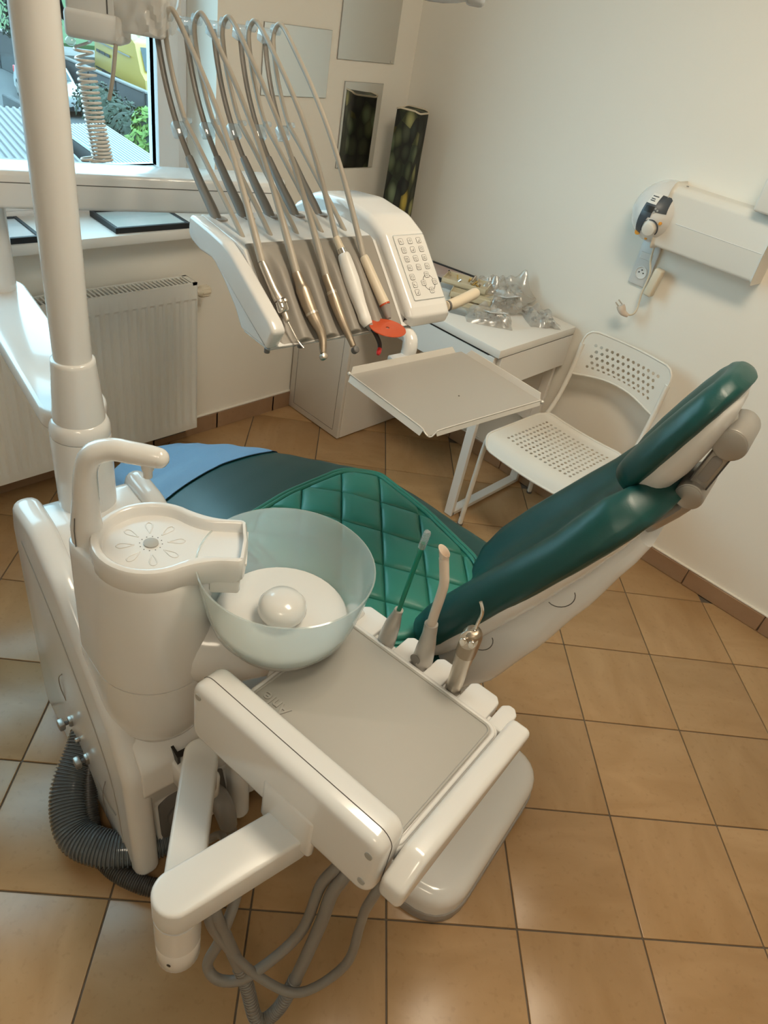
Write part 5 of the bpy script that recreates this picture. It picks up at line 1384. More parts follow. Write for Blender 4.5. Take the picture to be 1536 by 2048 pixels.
# ================================================================== LEAF-PRINT ROLL standing on the desk
leafm = bpy.data.materials.new('leaf_print_fabric'); leafm.use_nodes = True
_nt = leafm.node_tree; _b = _nt.nodes['Principled BSDF']; _b.inputs['Roughness'].default_value = 0.6
_tc = _nt.nodes.new('ShaderNodeTexCoord'); _mp = _nt.nodes.new('ShaderNodeMapping'); _mp.inputs['Scale'].default_value = (26, 26, 13); _mp.inputs['Rotation'].default_value = (0.5, 0.4, 0.3)
_ns = _nt.nodes.new('ShaderNodeTexNoise'); _ns.inputs['Scale'].default_value = 3.0
_ad = _nt.nodes.new('ShaderNodeVectorMath'); _ad.operation = 'ADD'
_vo = _nt.nodes.new('ShaderNodeTexVoronoi'); _vo.inputs['Scale'].default_value = 1.0; _vo.inputs['Randomness'].default_value = 1.0
_nt.links.new(_tc.outputs['Object'], _mp.inputs['Vector']); _nt.links.new(_tc.outputs['Object'], _ns.inputs['Vector'])
_sc = _nt.nodes.new('ShaderNodeVectorMath'); _sc.operation = 'SCALE'; _sc.inputs['Scale'].default_value = 0.9
_nt.links.new(_ns.outputs['Color'], _sc.inputs[0]); _nt.links.new(_mp.outputs[0], _ad.inputs[0]); _nt.links.new(_sc.outputs[0], _ad.inputs[1]); _nt.links.new(_ad.outputs[0], _vo.inputs['Vector'])
_sp = _nt.nodes.new('ShaderNodeSeparateColor'); _nt.links.new(_vo.outputs['Color'], _sp.inputs[0])
_r1 = _nt.nodes.new('ShaderNodeValToRGB')
_e = _r1.color_ramp.elements; _e[0].position = 0.0; _e[0].color = (0.028, 0.034, 0.026, 1); _e[1].position = 0.96; _e[1].color = (0.40, 0.30, 0.05, 1)
for p_, c_ in ((0.30, (0.07, 0.08, 0.05, 1)), (0.52, (0.12, 0.14, 0.07, 1)), (0.72, (0.17, 0.21, 0.12, 1)), (0.88, (0.34, 0.33, 0.14, 1))):
    e_ = _e.new(p_); e_.color = c_
_r1.color_ramp.interpolation = 'CONSTANT'
_nt.links.new(_sp.outputs[0], _r1.inputs['Fac'])
_r2 = _nt.nodes.new('ShaderNodeValToRGB'); _r2.color_ramp.elements[0].position = 0.25; _r2.color_ramp.elements[0].color = (1, 1, 1, 1); _r2.color_ramp.elements[1].position = 0.62; _r2.color_ramp.elements[1].color = (0.12, 0.14, 0.12, 1)
_nt.links.new(_vo.outputs['Distance'], _r2.inputs['Fac'])
_mm = _nt.nodes.new('ShaderNodeMixRGB'); _mm.blend_type = 'MULTIPLY'; _mm.inputs['Fac'].default_value = 1
_nt.links.new(_r1.outputs['Color'], _mm.inputs['Color1']); _nt.links.new(_r2.outputs['Color'], _mm.inputs['Color2']); _nt.links.new(_mm.outputs['Color'], _b.inputs['Base Color'])
roll = thing('fabric_roll', 'upright roll of dark leaf-print fabric standing in the room corner', 'roll', (0.150, -0.125, DT), radians(22))
o = rpoly([(-0.05, -0.055), (0.05, -0.055), (0.055, 0.055), (-0.05, 0.055)], 0.02, 5)
rings = []
for z, s in ((0.0, 1.0), (0.15, 1.03), (0.35, 0.99), (0.50, 1.0), (0.540, 0.99)):
    rings.append([(x*s, y*s, z + (0.012 - 0.0030*((x*40)**2) if z > 0.53 else 0)) for x, y in o])
g = G(); g.loft(rings); obj('cloth', g, leafm, roll, 60)
g = G(); g.tube([(x*0.985, y*0.985, 0.548 - 0.0026*((x*40)**2) + 0.002) for x, y in o + o[:2]], 0.0035, 6, cap=False); obj('hem', g, 'ivory', roll, 60)

# ================================================================== MIRRORS
def wall_mirror(label, y0, y1, z0, z1):
    t = thing('wall_mirror', label, 'mirror', (0.0, (y0+y1)/2, z0), 0, 'frameless mirrors on the window wall')
    w = (y1-y0)/2; h = z1-z0
    g = G(); g.box((0.001, -w, 0), (0.0045, w, h)); obj('edge', g, 'mirroredge', t, 0)
    g = G(); g.box((0.0046, -w + 0.0012, 0.0012), (0.0052, w - 0.0012, h - 0.0012)); obj('mirror_face', g, 'mirror', t, 0)
    return t
wall_mirror('wide frameless mirror nearest the window', -0.748, -0.449, 1.284, 1.495)
wall_mirror('upper frameless mirror nearest the corner', -0.413, -0.116, 1.411, 1.622)
wall_mirror('small upright mirror reflecting the leaf-print roll', -0.361, -0.155, 1.040, 1.343)
g = G(); g.rbox((0, -0.004, -0.003), (0.008, 0.004, 0.003), 0.001, 1)
o = obj('mirror_clip', g, 'chrome', bpy.data.objects['wall_mirror.001'], loc=(0.002, 0.132, 0.008))

# ---- pictures lying on the sill, prints paled for the reflected sky
SZ = 0.886
frame_pic('picture_frame', 'black framed floral print lying on the sill behind the console', (-0.115, -1.333, SZ), radians(-2), 0.185, 0.27, pm=floralprint)
frame_pic('picture_frame', 'black framed pale print on the sill left of the pole', (-0.120, -1.88, SZ), radians(-2), 0.190, 0.31, pm='paper')
# ================================================================== PERFORATED WHITE CHAIR
M['chairwhite'] = mat('chair_white_plastic', (0.72, 0.685, 0.62), 0.36)
wc = thing('stacking_chair', 'white stacking chair with perforated seat and back by the wall', 'chair', (1.305, -0.30, 0), radians(-2))
def perforate(rows, x0, x1, cell, hole, stag, fn, y0, rowh, hx=1.0):
    """grid of cells with a round (or long) hole; fn maps flat (x,y) to space"""
    g = G()
    for r in range(rows):
        off = stag*(r % 2)*cell
        ya, yb = y0 + r*rowh, y0 + (r+1)*rowh; yc = (ya+yb)/2
        n = int((x1 - x0)/cell + 1e-6) - (1 if (stag and r % 2) else 0)
        xa0 = x0 + (off if stag else 0)
        # fillers at both ends of the row
        for fa, fb in ((x0, xa0), (xa0 + n*cell, x1)):
            if fb - fa > 1e-5: g.add([fn(fa, ya), fn(fb, ya), fn(fb, yb), fn(fa, yb)], [(0, 1, 2, 3)])
        for k in range(n):
            xa, xb = xa0 + k*cell, xa0 + (k+1)*cell; xc = (xa+xb)/2
            sq = [(xb, yc), (xb, yb), (xc, yb), (xa, yb), (xa, yc), (xa, ya), (xc, ya), (xb, ya)]
            ho = [(xc + hole*hx*cos(2*pi*q/8), yc + hole*sin(2*pi*q/8)) for q in range(8)]
            V = [fn(*p) for p in sq] + [fn(*p) for p in ho]
            g.add(V, [(q, (q+1) % 8, 8 + (q+1) % 8, 8 + q) for q in range(8)])
    return g
def dense(x0, y0, x1, y1, r, nc, ns):
    o = []; cs = ((x1-r, y0+r, -pi/2), (x1-r, y1-r, 0), (x0+r, y1-r, pi/2), (x0+r, y0+r, pi))
    for i, (cx_, cy_, a0) in enumerate(cs):
        arc = [(cx_ + r*cos(a0 + pi/2*k/nc), cy_ + r*sin(a0 + pi/2*k/nc)) for k in range(nc+1)]
        o += arc
        nx, ny, na = cs[(i+1) % 4]; q = (nx + r*cos(na), ny + r*sin(na)); p = arc[-1]
        o += [(p[0] + (q[0]-p[0])*k/ns, p[1] + (q[1]-p[1])*k/ns) for k in range(1, ns)]
    return o
def solid(o, th):
    """give a sheet real thickness"""
    m = o.modifiers.new('thickness', 'SOLIDIFY'); m.thickness = th; m.offset = 0
    dg = bpy.context.evaluated_depsgraph_get(); me = bpy.data.meshes.new_from_object(o.evaluated_get(dg))
    o.modifiers.clear(); old = o.data; o.data = me; bpy.data.meshes.remove(old)
    for p in me.polygons: p.use_smooth = True
    me.set_sharp_from_angle(angle=radians(40))
def weld(o, d=0.0003):
    bm = bmesh.new(); bm.from_mesh(o.data); bmesh.ops.remove_doubles(bm, verts=bm.verts[:], dist=d)
    bmesh.ops.recalc_face_normals(bm, faces=bm.faces[:])
    for f in bm.faces: f.smooth = True
    bm.to_mesh(o.data); bm.free(); return o
# backrest: x across, y up (0..0.175)
def back_fn(x, y):
    b = 0.030*(1 - (x/0.19)**2)                       # curved around the sitter
    lean = 0.10*y
    low = 0.028*max(0, 1 - (x/0.16)**2)*max(0, 1 - y/0.06)   # arched lower edge
    return (x, 0.205 + b + lean, 0.600 + y + low)
g = perforate(5, -0.143, 0.143, 0.022, 0.0064, 0.5, back_fn, 0.032, 0.0215)
inn = dense(-0.143, 0.032, 0.143, 0.032 + 5*0.0215, 0.0005, 3, 10); out = dense(-0.182, 0.0, 0.182, 0.176, 0.040, 3, 10)
# straight lower corners
out = [((0.182 if x > 0 else -0.182), y) if (abs(x) > 0.14 and y < 0.04) else (x, y) for x, y in out]
out = [(x, 0.0) if (abs(x) > 0.175 and y < 0.012) else (x, y) for x, y in out]
g.loft([[back_fn(*p) for p in inn], [back_fn(*p) for p in out]], False, False)
o = weld(obj('backrest', g, 'chairwhite', wc, 0)); solid(o, 0.003)
rb = [back_fn(*p) for p in out]; q = G(); q.tube(rb + rb[:2], 0.0042, 8, cap=False); obj('backrest_rim', q, 'chairwhite', wc, 60)
# seat: x across, y back(+) to front(-)
def seat_fn(x, y):
    z = 0.445 - 0.012*(1 - (x/0.2)**2)
    f = max(0, -0.165 - y); z -= 9.0*f*f                # rolled front edge
    yy = y + (0.35*f if f > 0 else 0)
    bk = max(0, y - 0.13); z += 1.6*bk*bk*10
    return (x, yy - 0.03, z)
g = perforate(12, -0.148, 0.148, 0.0211, 0.0072, 0.0, seat_fn, -0.140, 0.0215, hx=0.72)
inn = dense(-0.148, -0.140, 0.148, -0.140 + 12*0.0215, 0.0005, 3, 12); out = dense(-0.192, -0.232, 0.190, 0.158, 0.045, 5, 12)
inn = dense(-0.148, -0.140, 0.148, -0.140 + 12*0.0215, 0.0005, 5, 12)
mids = [[((a[0]*(1-t) + b[0]*t), (a[1]*(1-t) + b[1]*t)) for a, b in zip(inn, out)] for t in (0, 0.35, 0.6, 0.8, 0.92, 1.0)]
g.loft([[seat_fn(*p) for p in m_] for m_ in mids], False, False)
o = weld(obj('seat', g, 'chairwhite', wc, 0)); solid(o, 0.003)
rb = [seat_fn(*p) for p in out]; q = G(); q.tube(rb + rb[:2], 0.0045, 8, cap=False); obj('seat_rim', q, 'chairwhite', wc, 60)
# steel tube frame
def wtube(name, pts, r=0.0095, sm=5): 
    g = G(); g.tube(pts, r, 12, smooth=sm); return obj(name, g, 'chairwhite', wc, 60)
for sx in (-1, 1):
    wtube('front_leg', [(sx*0.212, -0.195, 0.0), (sx*0.205, -0.200, 0.20), (sx*0.192, -0.212, 0.395), (sx*0.186, -0.205, 0.422)])
    wtube('rear_leg', [(sx*0.200, 0.255, 0.0), (sx*0.192, 0.215, 0.20), (sx*0.186, 0.175, 0.415)])
    wtube('back_post', [(sx*0.186, 0.140, 0.425), (sx*0.184, 0.185, 0.50), (sx*0.181, 0.212, 0.61), (sx*0.180, 0.222, 0.72)])
    wtube('seat_rail', [(sx*0.186, -0.205, 0.422), (sx*0.186, 0.0, 0.424), (sx*0.186, 0.175, 0.42)])
wtube('cross_rail', [(-0.186, -0.195, 0.410), (0.186, -0.195, 0.410)], 0.008)
wtube('cross_rail', [(-0.186, 0.165, 0.415), (0.186, 0.165, 0.415)], 0.008)
for sx in (-1, 1):
    for y, x in ((-0.195, 0.212), (0.255, 0.200)):
        g = G(); g.cyl((sx*x, y, 0.0), (sx*x, y, 0.010), 0.0115, 12); obj('foot_cap', g, 'darkgrey', wc)

# ================================================================== WALL APPLIANCE
M['devwhite'] = mat('appliance_white', (0.71, 0.68, 0.62), 0.38, coat=0.2)
M['navy'] = mat('navy_panel', (0.055, 0.068, 0.085), 0.4)
M['amber'] = mat('amber_button', (0.80, 0.33, 0.03), 0.4)
ap = thing('wall_appliance', 'long white wall appliance with rounded end cap and control dial', 'appliance', (1.20, 0.0, 1.115), 0)
def dev_ring(x, s=1.0):
    return [(x, -0.104*s*1.0 - 0.0, 0)]
o = rpoly([(0.0, 0.004), (0.0, 0.192), (-0.080, 0.194), (-0.095, 0.176), (-0.101, 0.092), (-0.094, 0.008)], [0.0, 0.0, 0.02, 0.02, 0.03, 0.012], 5)[::-1]
g = G(); g.prism(o, 0.055, 0.400, 0.010, 3, mtx=Matrix(((0, 0, 1, 0), (1, 0, 0, 0), (0, 1, 0, 0), (0, 0, 0, 1)))); obj('housing', g, 'devwhite', ap, 40)
g = G(); g.tube([(0.11, -0.1005, 0.093), (0.402, -0.1005, 0.093)], 0.0016, 6); obj('housing_seam', g, 'white2', ap)
g = G(); g.ball((0.0, 0, 0), 1.0, 40, 26)
# oval dome cap
V = []
for (x, y, z) in g.v:
    q = max(0.0, -y)
    V.append((0.022 + x*0.096, y*0.146 if y < 0 else 0.0, 0.096 + z*0.099))
g.v = V; cap = obj('end_cap', g, 'white', ap, 60)
# control sticker: parts follow the dome front, set slightly proud, turned towards the room
def dome(x, z, h=0.0008):
    x = x + 0.026
    u = ((x - 0.022)/0.096)**2 + ((z - 0.096)/0.099)**2
    return (x, -0.146*sqrt(max(0, 1 - u)) - h, z)
def patch(pts, name, m, parent, h=0.0012, sub=8):
    """quad (bilinear) laid on the dome"""
    g = G()
    def fn(u, v):
        a = Vector(pts[0]).lerp(Vector(pts[1]), u); b = Vector(pts[3]).lerp(Vector(pts[2]), u); c = a.lerp(b, v); return dome(c.x, c.y, h)
    g.sheet(fn, sub, sub); return obj(name, g, m, parent, 60)
patch([(-0.016, 0.160), (0.014, 0.160), (0.012, 0.132), (-0.018, 0.132)], 'brand_field', 'whitecold', ap)
for z, w in ((0.154, 0.020), (0.147, 0.014), (0.142, 0.016)):
    patch([(-0.012, z), (-0.012 + w, z), (-0.012 + w, z - 0.0025), (-0.012, z - 0.0025)], 'brand_print', 'navy', ap, 0.0016, 3)
patch([(0.014, 0.160), (0.044, 0.157), (0.050, 0.112), (0.012, 0.112)], 'display_field', 'navy', ap)
patch([(-0.020, 0.132), (0.013, 0.132), (0.013, 0.094), (-0.024, 0.094)], 'display_field', 'navy', ap)
patch([(-0.014, 0.126), (0.014, 0.126), (0.014, 0.108), (-0.016, 0.108)], 'screen', 'black', ap, 0.0018, 4)
patch([(-0.024, 0.095), (0.006, 0.095), (-0.014, 0.035), (-0.034, 0.035)], 'display_field', 'navy', ap)
for c in ((0.018, 0.122), (0.018, 0.112), (0.025, 0.118)):
    g = G(); p = Vector(dome(*c)); g.cyl(p, p + Vector((0, -0.002, 0)), 0.0032, 10); obj('push_button', g, 'greymat', ap)
for c, r in (((-0.024, 0.036), 0.0090), ((0.004, 0.022), 0.0040), ((0.044, 0.084), 0.0050)):
    g = G(); p = Vector(dome(*c)); g.cyl(p + Vector((0, 0.004, 0)), p + Vector((0, -0.0022, 0)), r, 16); obj('amber_mark', g, 'amber', ap)
dc = Vector(dome(0.018, 0.062)); dn = Vector((0.22, -1, -0.22)).normalized()
R = Matrix.Translation(dc) @ dn.to_track_quat('Z', 'Y').to_matrix().to_4x4()
g = G(); g.tube([(0.027*cos(a), 0.027*sin(a), 0.0005) for a in [radians(-30 + 10*k) for k in range(25)]], 0.0022, 6, mtx=R); obj('dial_scale', g, 'navy', ap, 60)
g = G(); g.lathe([(0.0215, -0.006), (0.0215, 0.003), (0.0200, 0.010), (0.0185, 0.014), (0.014, 0.0155), (0.002, 0.016)], 28, R); obj('dial', g, 'devwhite', ap, 50)
g = G(); g.cyl((0.085, -0.062, 0.196), (0.085, -0.062, 0.198), 0.004, 10); obj('screw', g, 'hose', ap)
# box above the appliance at the right
g = G(); g.rbox((0, -0.128, 0), (0.20, 0.0, 0.13), 0.008, 3); bx = obj('cover_box', g, 'devwhite', None, loc=(1.520, 0.0, 1.3125))
tag(bx, 'plain white box on the wall above the dial appliance', 'box')
# ================================================================== SOCKET AND PLUG
so = thing('wall_socket', 'white double wall socket plate below the dial appliance', 'socket', (1.222, 0.0, 0.965), 0)
g = G(); g.rbox((-0.036, -0.010, 0.0), (0.036, 0.0, 0.150), 0.004, 2); pl = obj('plate', g, 'socket', so)
RX_ = Matrix.Rotation(pi/2, 4, 'X')
g = G(); g.lathe([(0.0215, 0.010), (0.0215, 0.0125), (0.0195, 0.0130), (0.0185, 0.0105), (0.0020, 0.0103)], 28, Matrix.Translation((0, 0, 0.045)) @ RX_); obj('socket_well', g, 'white2', so, 50)
for x, z in ((-0.008, 0.045), (0.008, 0.045), (0.0, 0.054)):
    g = G(); g.cyl((x, -0.0098, z), (x, -0.0118, z), 0.0024, 10); obj('contact_hole', g, 'black', so)
g = G(); g.rbox((-0.026, -0.0125, 0.088), (0.020, -0.009, 0.112), 0.002, 1); obj('name_strip', g, 'white2', so)
cb = thing('power_cable', 'cream power cable with plug hanging below the wall socket', 'cable', (1.25, -0.02, 0.90), 0)
g = G(); g.tube([(-0.010, -0.01, 0.210), (-0.004, -0.012, 0.165), (0.012, -0.012, 0.12), (0.010, -0.012, 0.05), (0.016, -0.015, 0.0), (0.010, -0.022, -0.022), (-0.010, -0.03, -0.028), (-0.022, -0.035, -0.020)], 0.0036, 8, smooth=6); obj('cord', g, 'ivory', cb, 60)
g = G(); g.rbox((-0.014, -0.028, 0.055), (0.016, 0.004, 0.150), 0.006, 2, mtx=Matrix.Translation((0.026, 0, 0)) @ Matrix.Rotation(radians(6), 4, 'Y')); obj('adapter', g, 'ivory', cb, 50)
g = G(); g.tube([(0.0, -0.028, -0.030), (-0.018, -0.036, -0.024), (-0.028, -0.040, -0.012), (-0.034, -0.042, -0.004)], [0.006, 0.012, 0.015, 0.014], 14, smooth=4); pg = obj('plug', g, 'pinkwhite', cb, 50)
for d in (-0.006, 0.006):
    g = G(); g.cyl((-0.034 + d*0.6, -0.042, -0.004 + d), (-0.050 + d*0.6, -0.048, 0.008 + d), 0.0022, 8); obj('pin', g, 'steel', pg)

# ================================================================== MONITOR HEAD by the pole
mo = thing('monitor_mount', 'pale housing wrapped in clear film hanging beside the lamp pole', 'mount', (0.700, -1.660, 1.487), radians(45))
g = G(); g.rbox((-0.066, -0.030, 0.030), (0.030, 0.030, 0.300), 0.008, 3); obj('housing', g, 'white2', mo, 50)
g = G(); g.rbox((-0.070, -0.036, -0.004), (0.040, 0.034, 0.045), 0.010, 3); obj('lower_cover', g, 'white2', mo, 50)
g = G(); g.box((0.012, -0.0305, 0.045), (0.0145, -0.0295, 0.300)); obj('housing_seam', g, 'seam', mo, 0)
g = G(); g.rbox((0.022, -0.030, 0.020), (0.118, 0.020, 0.300), 0.006, 2); obj('screen_back', g, 'white2', mo, 50)
rnd = random.Random(5)
phs = [(rnd.uniform(10, 30), rnd.uniform(10, 30), rnd.uniform(0, 6), rnd.uniform(0, 6)) for _ in range(5)]
def film_pt(u, v):
    x = 0.030 + 0.104*u; w = sum(sin(a*u + p)*sin(b*v*1.5 + q) for a, b, p, q in phs)/5
    return (x, -0.040 + 0.010*w - 0.004*sin(pi*u), 0.005 + 0.295*v + (0.034*u if v < 0.02 else 0.034*u*(1 - v)) + 0.006*sin(14*u)*(1 - v))
g = G(); g.sheet(film_pt, 24, 24); g.sheet(lambda u, v: tuple(Vector(film_pt(u, v)) + Vector((0.004, 0.068, 0.004*sin(20*u)))), 24, 24); obj('plastic_film', g, bagm, mo, 30)
g = G(); g.tube([(-0.090, -0.01, 0.30), (-0.088, -0.012, 0.10), (-0.085, -0.012, 0.055), (-0.077, -0.012, 0.030), (-0.062, -0.010, 0.022)], 0.0075, 12, smooth=5); obj('black_cable', g, 'black', mo, 60)
g = G(); g.tube([(-0.078, 0.012, 0.30), (-0.076, 0.010, 0.10), (-0.073, 0.006, 0.06), (-0.060, 0.004, 0.042)], 0.005, 12, smooth=5); obj('black_cable', g, 'black', mo, 60)
g = G(); g.ball((-0.060, -0.030, -0.010), 0.010, 12, 8, (1, 1, 0.8)); obj('cable_plug', g, 'clear', mo)
# coiled cord
pts = []; turns = 25; N = turns*14
for k in range(N + 1):
    t_ = k/N; a = 2*pi*turns*t_
    cz = -0.005 - 0.225*(t_**0.72); cxx = -0.042 + 0.026*t_; r = 0.0165 + 0.003*t_
    if t_ > 0.93: cxx -= 0.035*((t_ - 0.93)/0.07)**1.0; cz += 0.012*((t_ - 0.93)/0.07)
    pts.append((cxx + r*cos(a), -0.018 + r*sin(a), cz + 0.003*cos(a)))
M['coil'] = mat('translucent_coil', (0.62, 0.60, 0.56), 0.3, coat=0.3)
g = G(); g.tube(pts, 0.0026, 6); obj('coiled_cord', g, 'coil', mo, 60)
g = G(); g.tube([(0.026, -0.03, 0.0), (0.016, -0.03, -0.06), (0.004, -0.022, -0.10)], 0.0042, 8, smooth=4); obj('cord_end', g, 'hosetan', mo, 60)
# its carrying arm from the pole, above the frame
g = G(); g.tube([(0.0, 0.0, 0.29), (0.0, 0.0, 0.33), (0.10, -0.10, 0.345), (0.010, -0.435, 0.345)], 0.018, 14, smooth=5); obj('mount_arm', g, 'white', mo, 60)

# ================================================================== OPERATING LAMP above the chair
lp = thing('operating_lamp', 'grey-blue translucent edge of the dental operating lamp at the top', 'lamp', (1.335, -1.455, 1.655), radians(40))
M['lampgrey'] = mat('lamp_grey_plastic', (0.45, 0.49, 0.52), 0.25, coat=0.3)
g = G(); g.ball((0, 0, 0.065), 0.066, 28, 16, (1.75, 0.9, 1.0)); obj('lamp_head', g, 'lampgrey', lp, 60)
g = G(); g.rbox((0.055, -0.022, 0.004), (0.086, 0.022, 0.05), 0.008, 3); obj('handle_stub', g, 'lampgrey', lp, 50)
g = G(); g.tube([(0, 0, 0.12), (0, 0, 0.40), (-0.02, 0.0, 0.52), (-0.30, -0.12, 0.54), (-0.515, -0.172, 0.54)], 0.018, 14, smooth=5); obj('lamp_arm', g, 'white', lp, 60)
# ================================================================== OUTSIDE, seen through the window
GZ = -4.4
M['asphalt'] = mat('asphalt', (0.076, 0.076, 0.080), 0.9, noise=(0.8, (0.095, 0.095, 0.095), 0.1))  # outdoor colours from here on are darkened to offset the strong sky
M['grass'] = mat('grass', (0.034, 0.076, 0.023), 0.95, noise=(1.5, (0.061, 0.106, 0.038), 0.2, 8))
M['path'] = mat('gravel_path', (0.137, 0.129, 0.122), 0.95, noise=(2.0, (0.175, 0.167, 0.160), 0.2))
M['conc'] = mat('concrete_panel', (0.063, 0.063, 0.065), 0.9, noise=(3.0, (0.046, 0.046, 0.048), 0.2, 8))
M['concpost'] = mat('concrete_post', (0.046, 0.046, 0.048), 0.9)
M['roofA'] = mat('pale_roof_sheet', (0.236, 0.266, 0.274), 0.45)
M['roofB'] = mat('brown_grey_roof_sheet', (0.103, 0.095, 0.095), 0.5)
M['leafy'] = mat('bright_leaves', (0.114, 0.190, 0.023), 0.6, noise=(2.2, (0.053, 0.114, 0.015), 0.2))
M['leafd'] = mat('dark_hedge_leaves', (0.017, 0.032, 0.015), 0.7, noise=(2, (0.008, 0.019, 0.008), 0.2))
M['treeleaf'] = mat('tree_leaves', (0.027, 0.038, 0.025), 0.8, noise=(2, (0.011, 0.019, 0.013), 0.2))
M['bark'] = mat('bark', (0.034, 0.027, 0.021), 0.9)
M['carglass'] = mat('car_glass', (0.03, 0.045, 0.05), 0.08)
M['tyre'] = mat('tyre', (0.012, 0.012, 0.013), 0.8)
M['carsilver'] = mat('silver_car_paint', (0.228, 0.251, 0.262), 0.3, 0.1, coat=0.6)
M['carwhite'] = mat('white_car_paint', (0.312, 0.319, 0.323), 0.3, coat=0.6)
M['vanyellow'] = mat('yellow_van_paint', (0.296, 0.198, 0.038), 0.4, coat=0.3)
M['house'] = mat('pale_house_render', (0.190, 0.201, 0.213), 0.9)
g = G(); g.box((-140, -60, GZ - 0.4), (-0.5, 90, GZ)); st = struct('floor_outside', g, 'asphalt', smooth=0, label='grey asphalt yard outside')
# raised ground behind the fence wall: road, verge, path
g = G(); g.box((-60, 12.7, GZ), (-15, 17.0, GZ + 0.55)); st = struct('trim_2', g, 'asphalt', smooth=0, label='raised road behind the fence')
g = G(); g.add([(-70, 12.5, GZ), (-34, 12.5, GZ), (-34, 12.5, -2.95), (-70, 12.5, -2.95), (-70, 60, GZ), (-16, 60, GZ), (-16, 60, -1.0), (-70, 60, -1.0)], [(0, 1, 2, 3), (3, 2, 6, 7), (1, 5, 6, 2)]); st = struct('trim_3', g, 'grass', smooth=0, label='grassy slope across the road')
g = G(); g.box((-70, 12.9, GZ), (-31, 15.4, -3.0)); st = struct('trim_4', g, 'path', smooth=0, label='gravel path above the fence wall')

def roof_sheet(name, label, a, b, c, n, m, rise=0.05):
    """corrugated sheet: a->b along the ribs, a->c across them"""
    a, b, c = Vector(a), Vector(b), Vector(c); e = (b - a); s = (c - a)
    nz = e.cross(s).normalized(); nz = nz if nz.z > 0 else -nz
    t = thing(name, label, 'roof', (0, 0, 0)); 
    base = a; t.location = base
    g = G(); V = []; F = []
    for k in range(n):
        for f, h in ((0.0, 0), (0.30, 0), (0.42, 1), (0.78, 1), (0.90, 0)):
            p = s*((k + f)/n) + nz*(h*rise); V += [p, p + e]
    F = [(2*i, 2*i+1, 2*i+3, 2*i+2) for i in range(len(V)//2 - 1)]
    g.add(V, F); obj('sheet', g, m, t, 0)
    g = G(); g.add([-nz*0.02, e - nz*0.02, s + e - nz*0.02, s - nz*0.02, -nz*0.25, e - nz*0.25, s + e - nz*0.25, s - nz*0.25], [(0, 1, 2, 3), (4, 7, 6, 5), (0, 4, 5, 1), (1, 5, 6, 2), (2, 6, 7, 3), (3, 7, 4, 0)]); obj('deck', g, 'concpost', t, 0)
    # walls under the roof
    q = G(); c0, c1, c2, c3 = Vector((0, 0, 0)), e, s + e, s
    low = [Vector((p.x*0.96 + (s+e).x*0.02, p.y*0.96 + (s+e).y*0.02, GZ - base.z)) for p in (c0, c1, c2, c3)]; hi = [Vector((p.x, p.y, min(c0.z, c1.z, c2.z, c3.z) - 0.2)) for p in low]
    q.add(low + hi, [(0, 1, 5, 4), (1, 2, 6, 5), (2, 3, 7, 6), (3, 0, 4, 7)]); obj('shed_wall', q, 'house', t, 0)
    return t
roof_sheet('shed_roof', 'pale ribbed metal shed roof nearest the bright green bush', (-12.25, 3.95, -1.5), (-9.0, 3.73, -1.62), (-12.35, 4.98, -1.5), 15, 'roofA', 0.03)
roof_sheet('shed_roof', 'brown-grey ribbed metal roof at the left window edge', (-13.9, 1.2, -1.42), (-8.6, 0.25, -1.60), (-13.6, 4.10, -1.52), 24, 'roofB', 0.03)

# fence wall: posts and panels
fw = thing('fence_wall', 'dark grey concrete panel fence wall outside', 'fence', (-36.0, 12.4, GZ), 0)
g = G(); g.rbox((0, -0.06, 0), (1.96, 0.06, 1.46), 0.03, 1); p0 = obj('panel', g, 'conc', fw, 0)
pg_ = G(); pg_.rbox((-0.06, -0.12, 0), (0.06, 0.12, 1.52), 0.02, 1); q0_ = obj('post', pg_, 'concpost', fw, 0)
for k in range(12):
    x = 2.06*k
    if k: dup(p0, fw, (x + 0.05, 0, 0)); dup(q0_, fw, (x, 0, 0))
    else: p0.location = (0.05, 0, 0)
g = G(); g.rbox((-0.1, -0.10, 1.46), (24.8, 0.10, 1.54), 0.02, 1); obj('coping', g, 'path', fw, 0)

def leaf_cloud(rnd, c, r, n, size, squash=(1, 1, 1)):
    g = G()
    for _ in range(n):
        while True:
            p = Vector((rnd.uniform(-1, 1), rnd.uniform(-1, 1), rnd.uniform(-1, 1)))
            if 0.35 < p.length < 1: break
        p = Vector((p.x*squash[0], p.y*squash[1], p.z*squash[2]))*r + Vector(c)
        nrm = (p - Vector(c)).normalized() + Vector((rnd.uniform(-.7, .7), rnd.uniform(-.7, .7), rnd.uniform(-.2, .9))); nrm.normalize()
        s = size*rnd.uniform(0.6, 1.3); u = nrm.orthogonal().normalized(); v = nrm.cross(u); a = rnd.uniform(0, 6.3); u, v = u*cos(a) + v*sin(a), v*cos(a) - u*sin(a)
        g.add([p - u*s, p + v*s*0.45 - nrm*s*0.1, p + u*s, p - v*s*0.45 - nrm*s*0.1], [(0, 1, 2, 3)])
    return g
def shrub(name, label, cat, loc, blobs, m, n, size, trunk=0.1, th=0.5, seed=1, core=None):
    rnd = random.Random(seed); t = thing(name, label, cat, loc)
    big = G()
    for (x, y, z, r) in blobs:
        q = leaf_cloud(rnd, (x, y, z), r, n, size); big.add(q.v, q.f)
    obj('foliage', big, m, t, 0, kind='stuff')
    q = G()
    for (x, y, z, r) in blobs: q.tube([(0, 0, 0), (x*0.4, y*0.4, z*0.4), (x, y, z)], [trunk, trunk*0.7, trunk*0.3], 6)
    obj('stem', q, 'bark', t, 0)
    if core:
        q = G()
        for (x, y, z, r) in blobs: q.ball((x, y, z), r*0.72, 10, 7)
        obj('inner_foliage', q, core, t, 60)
    return t
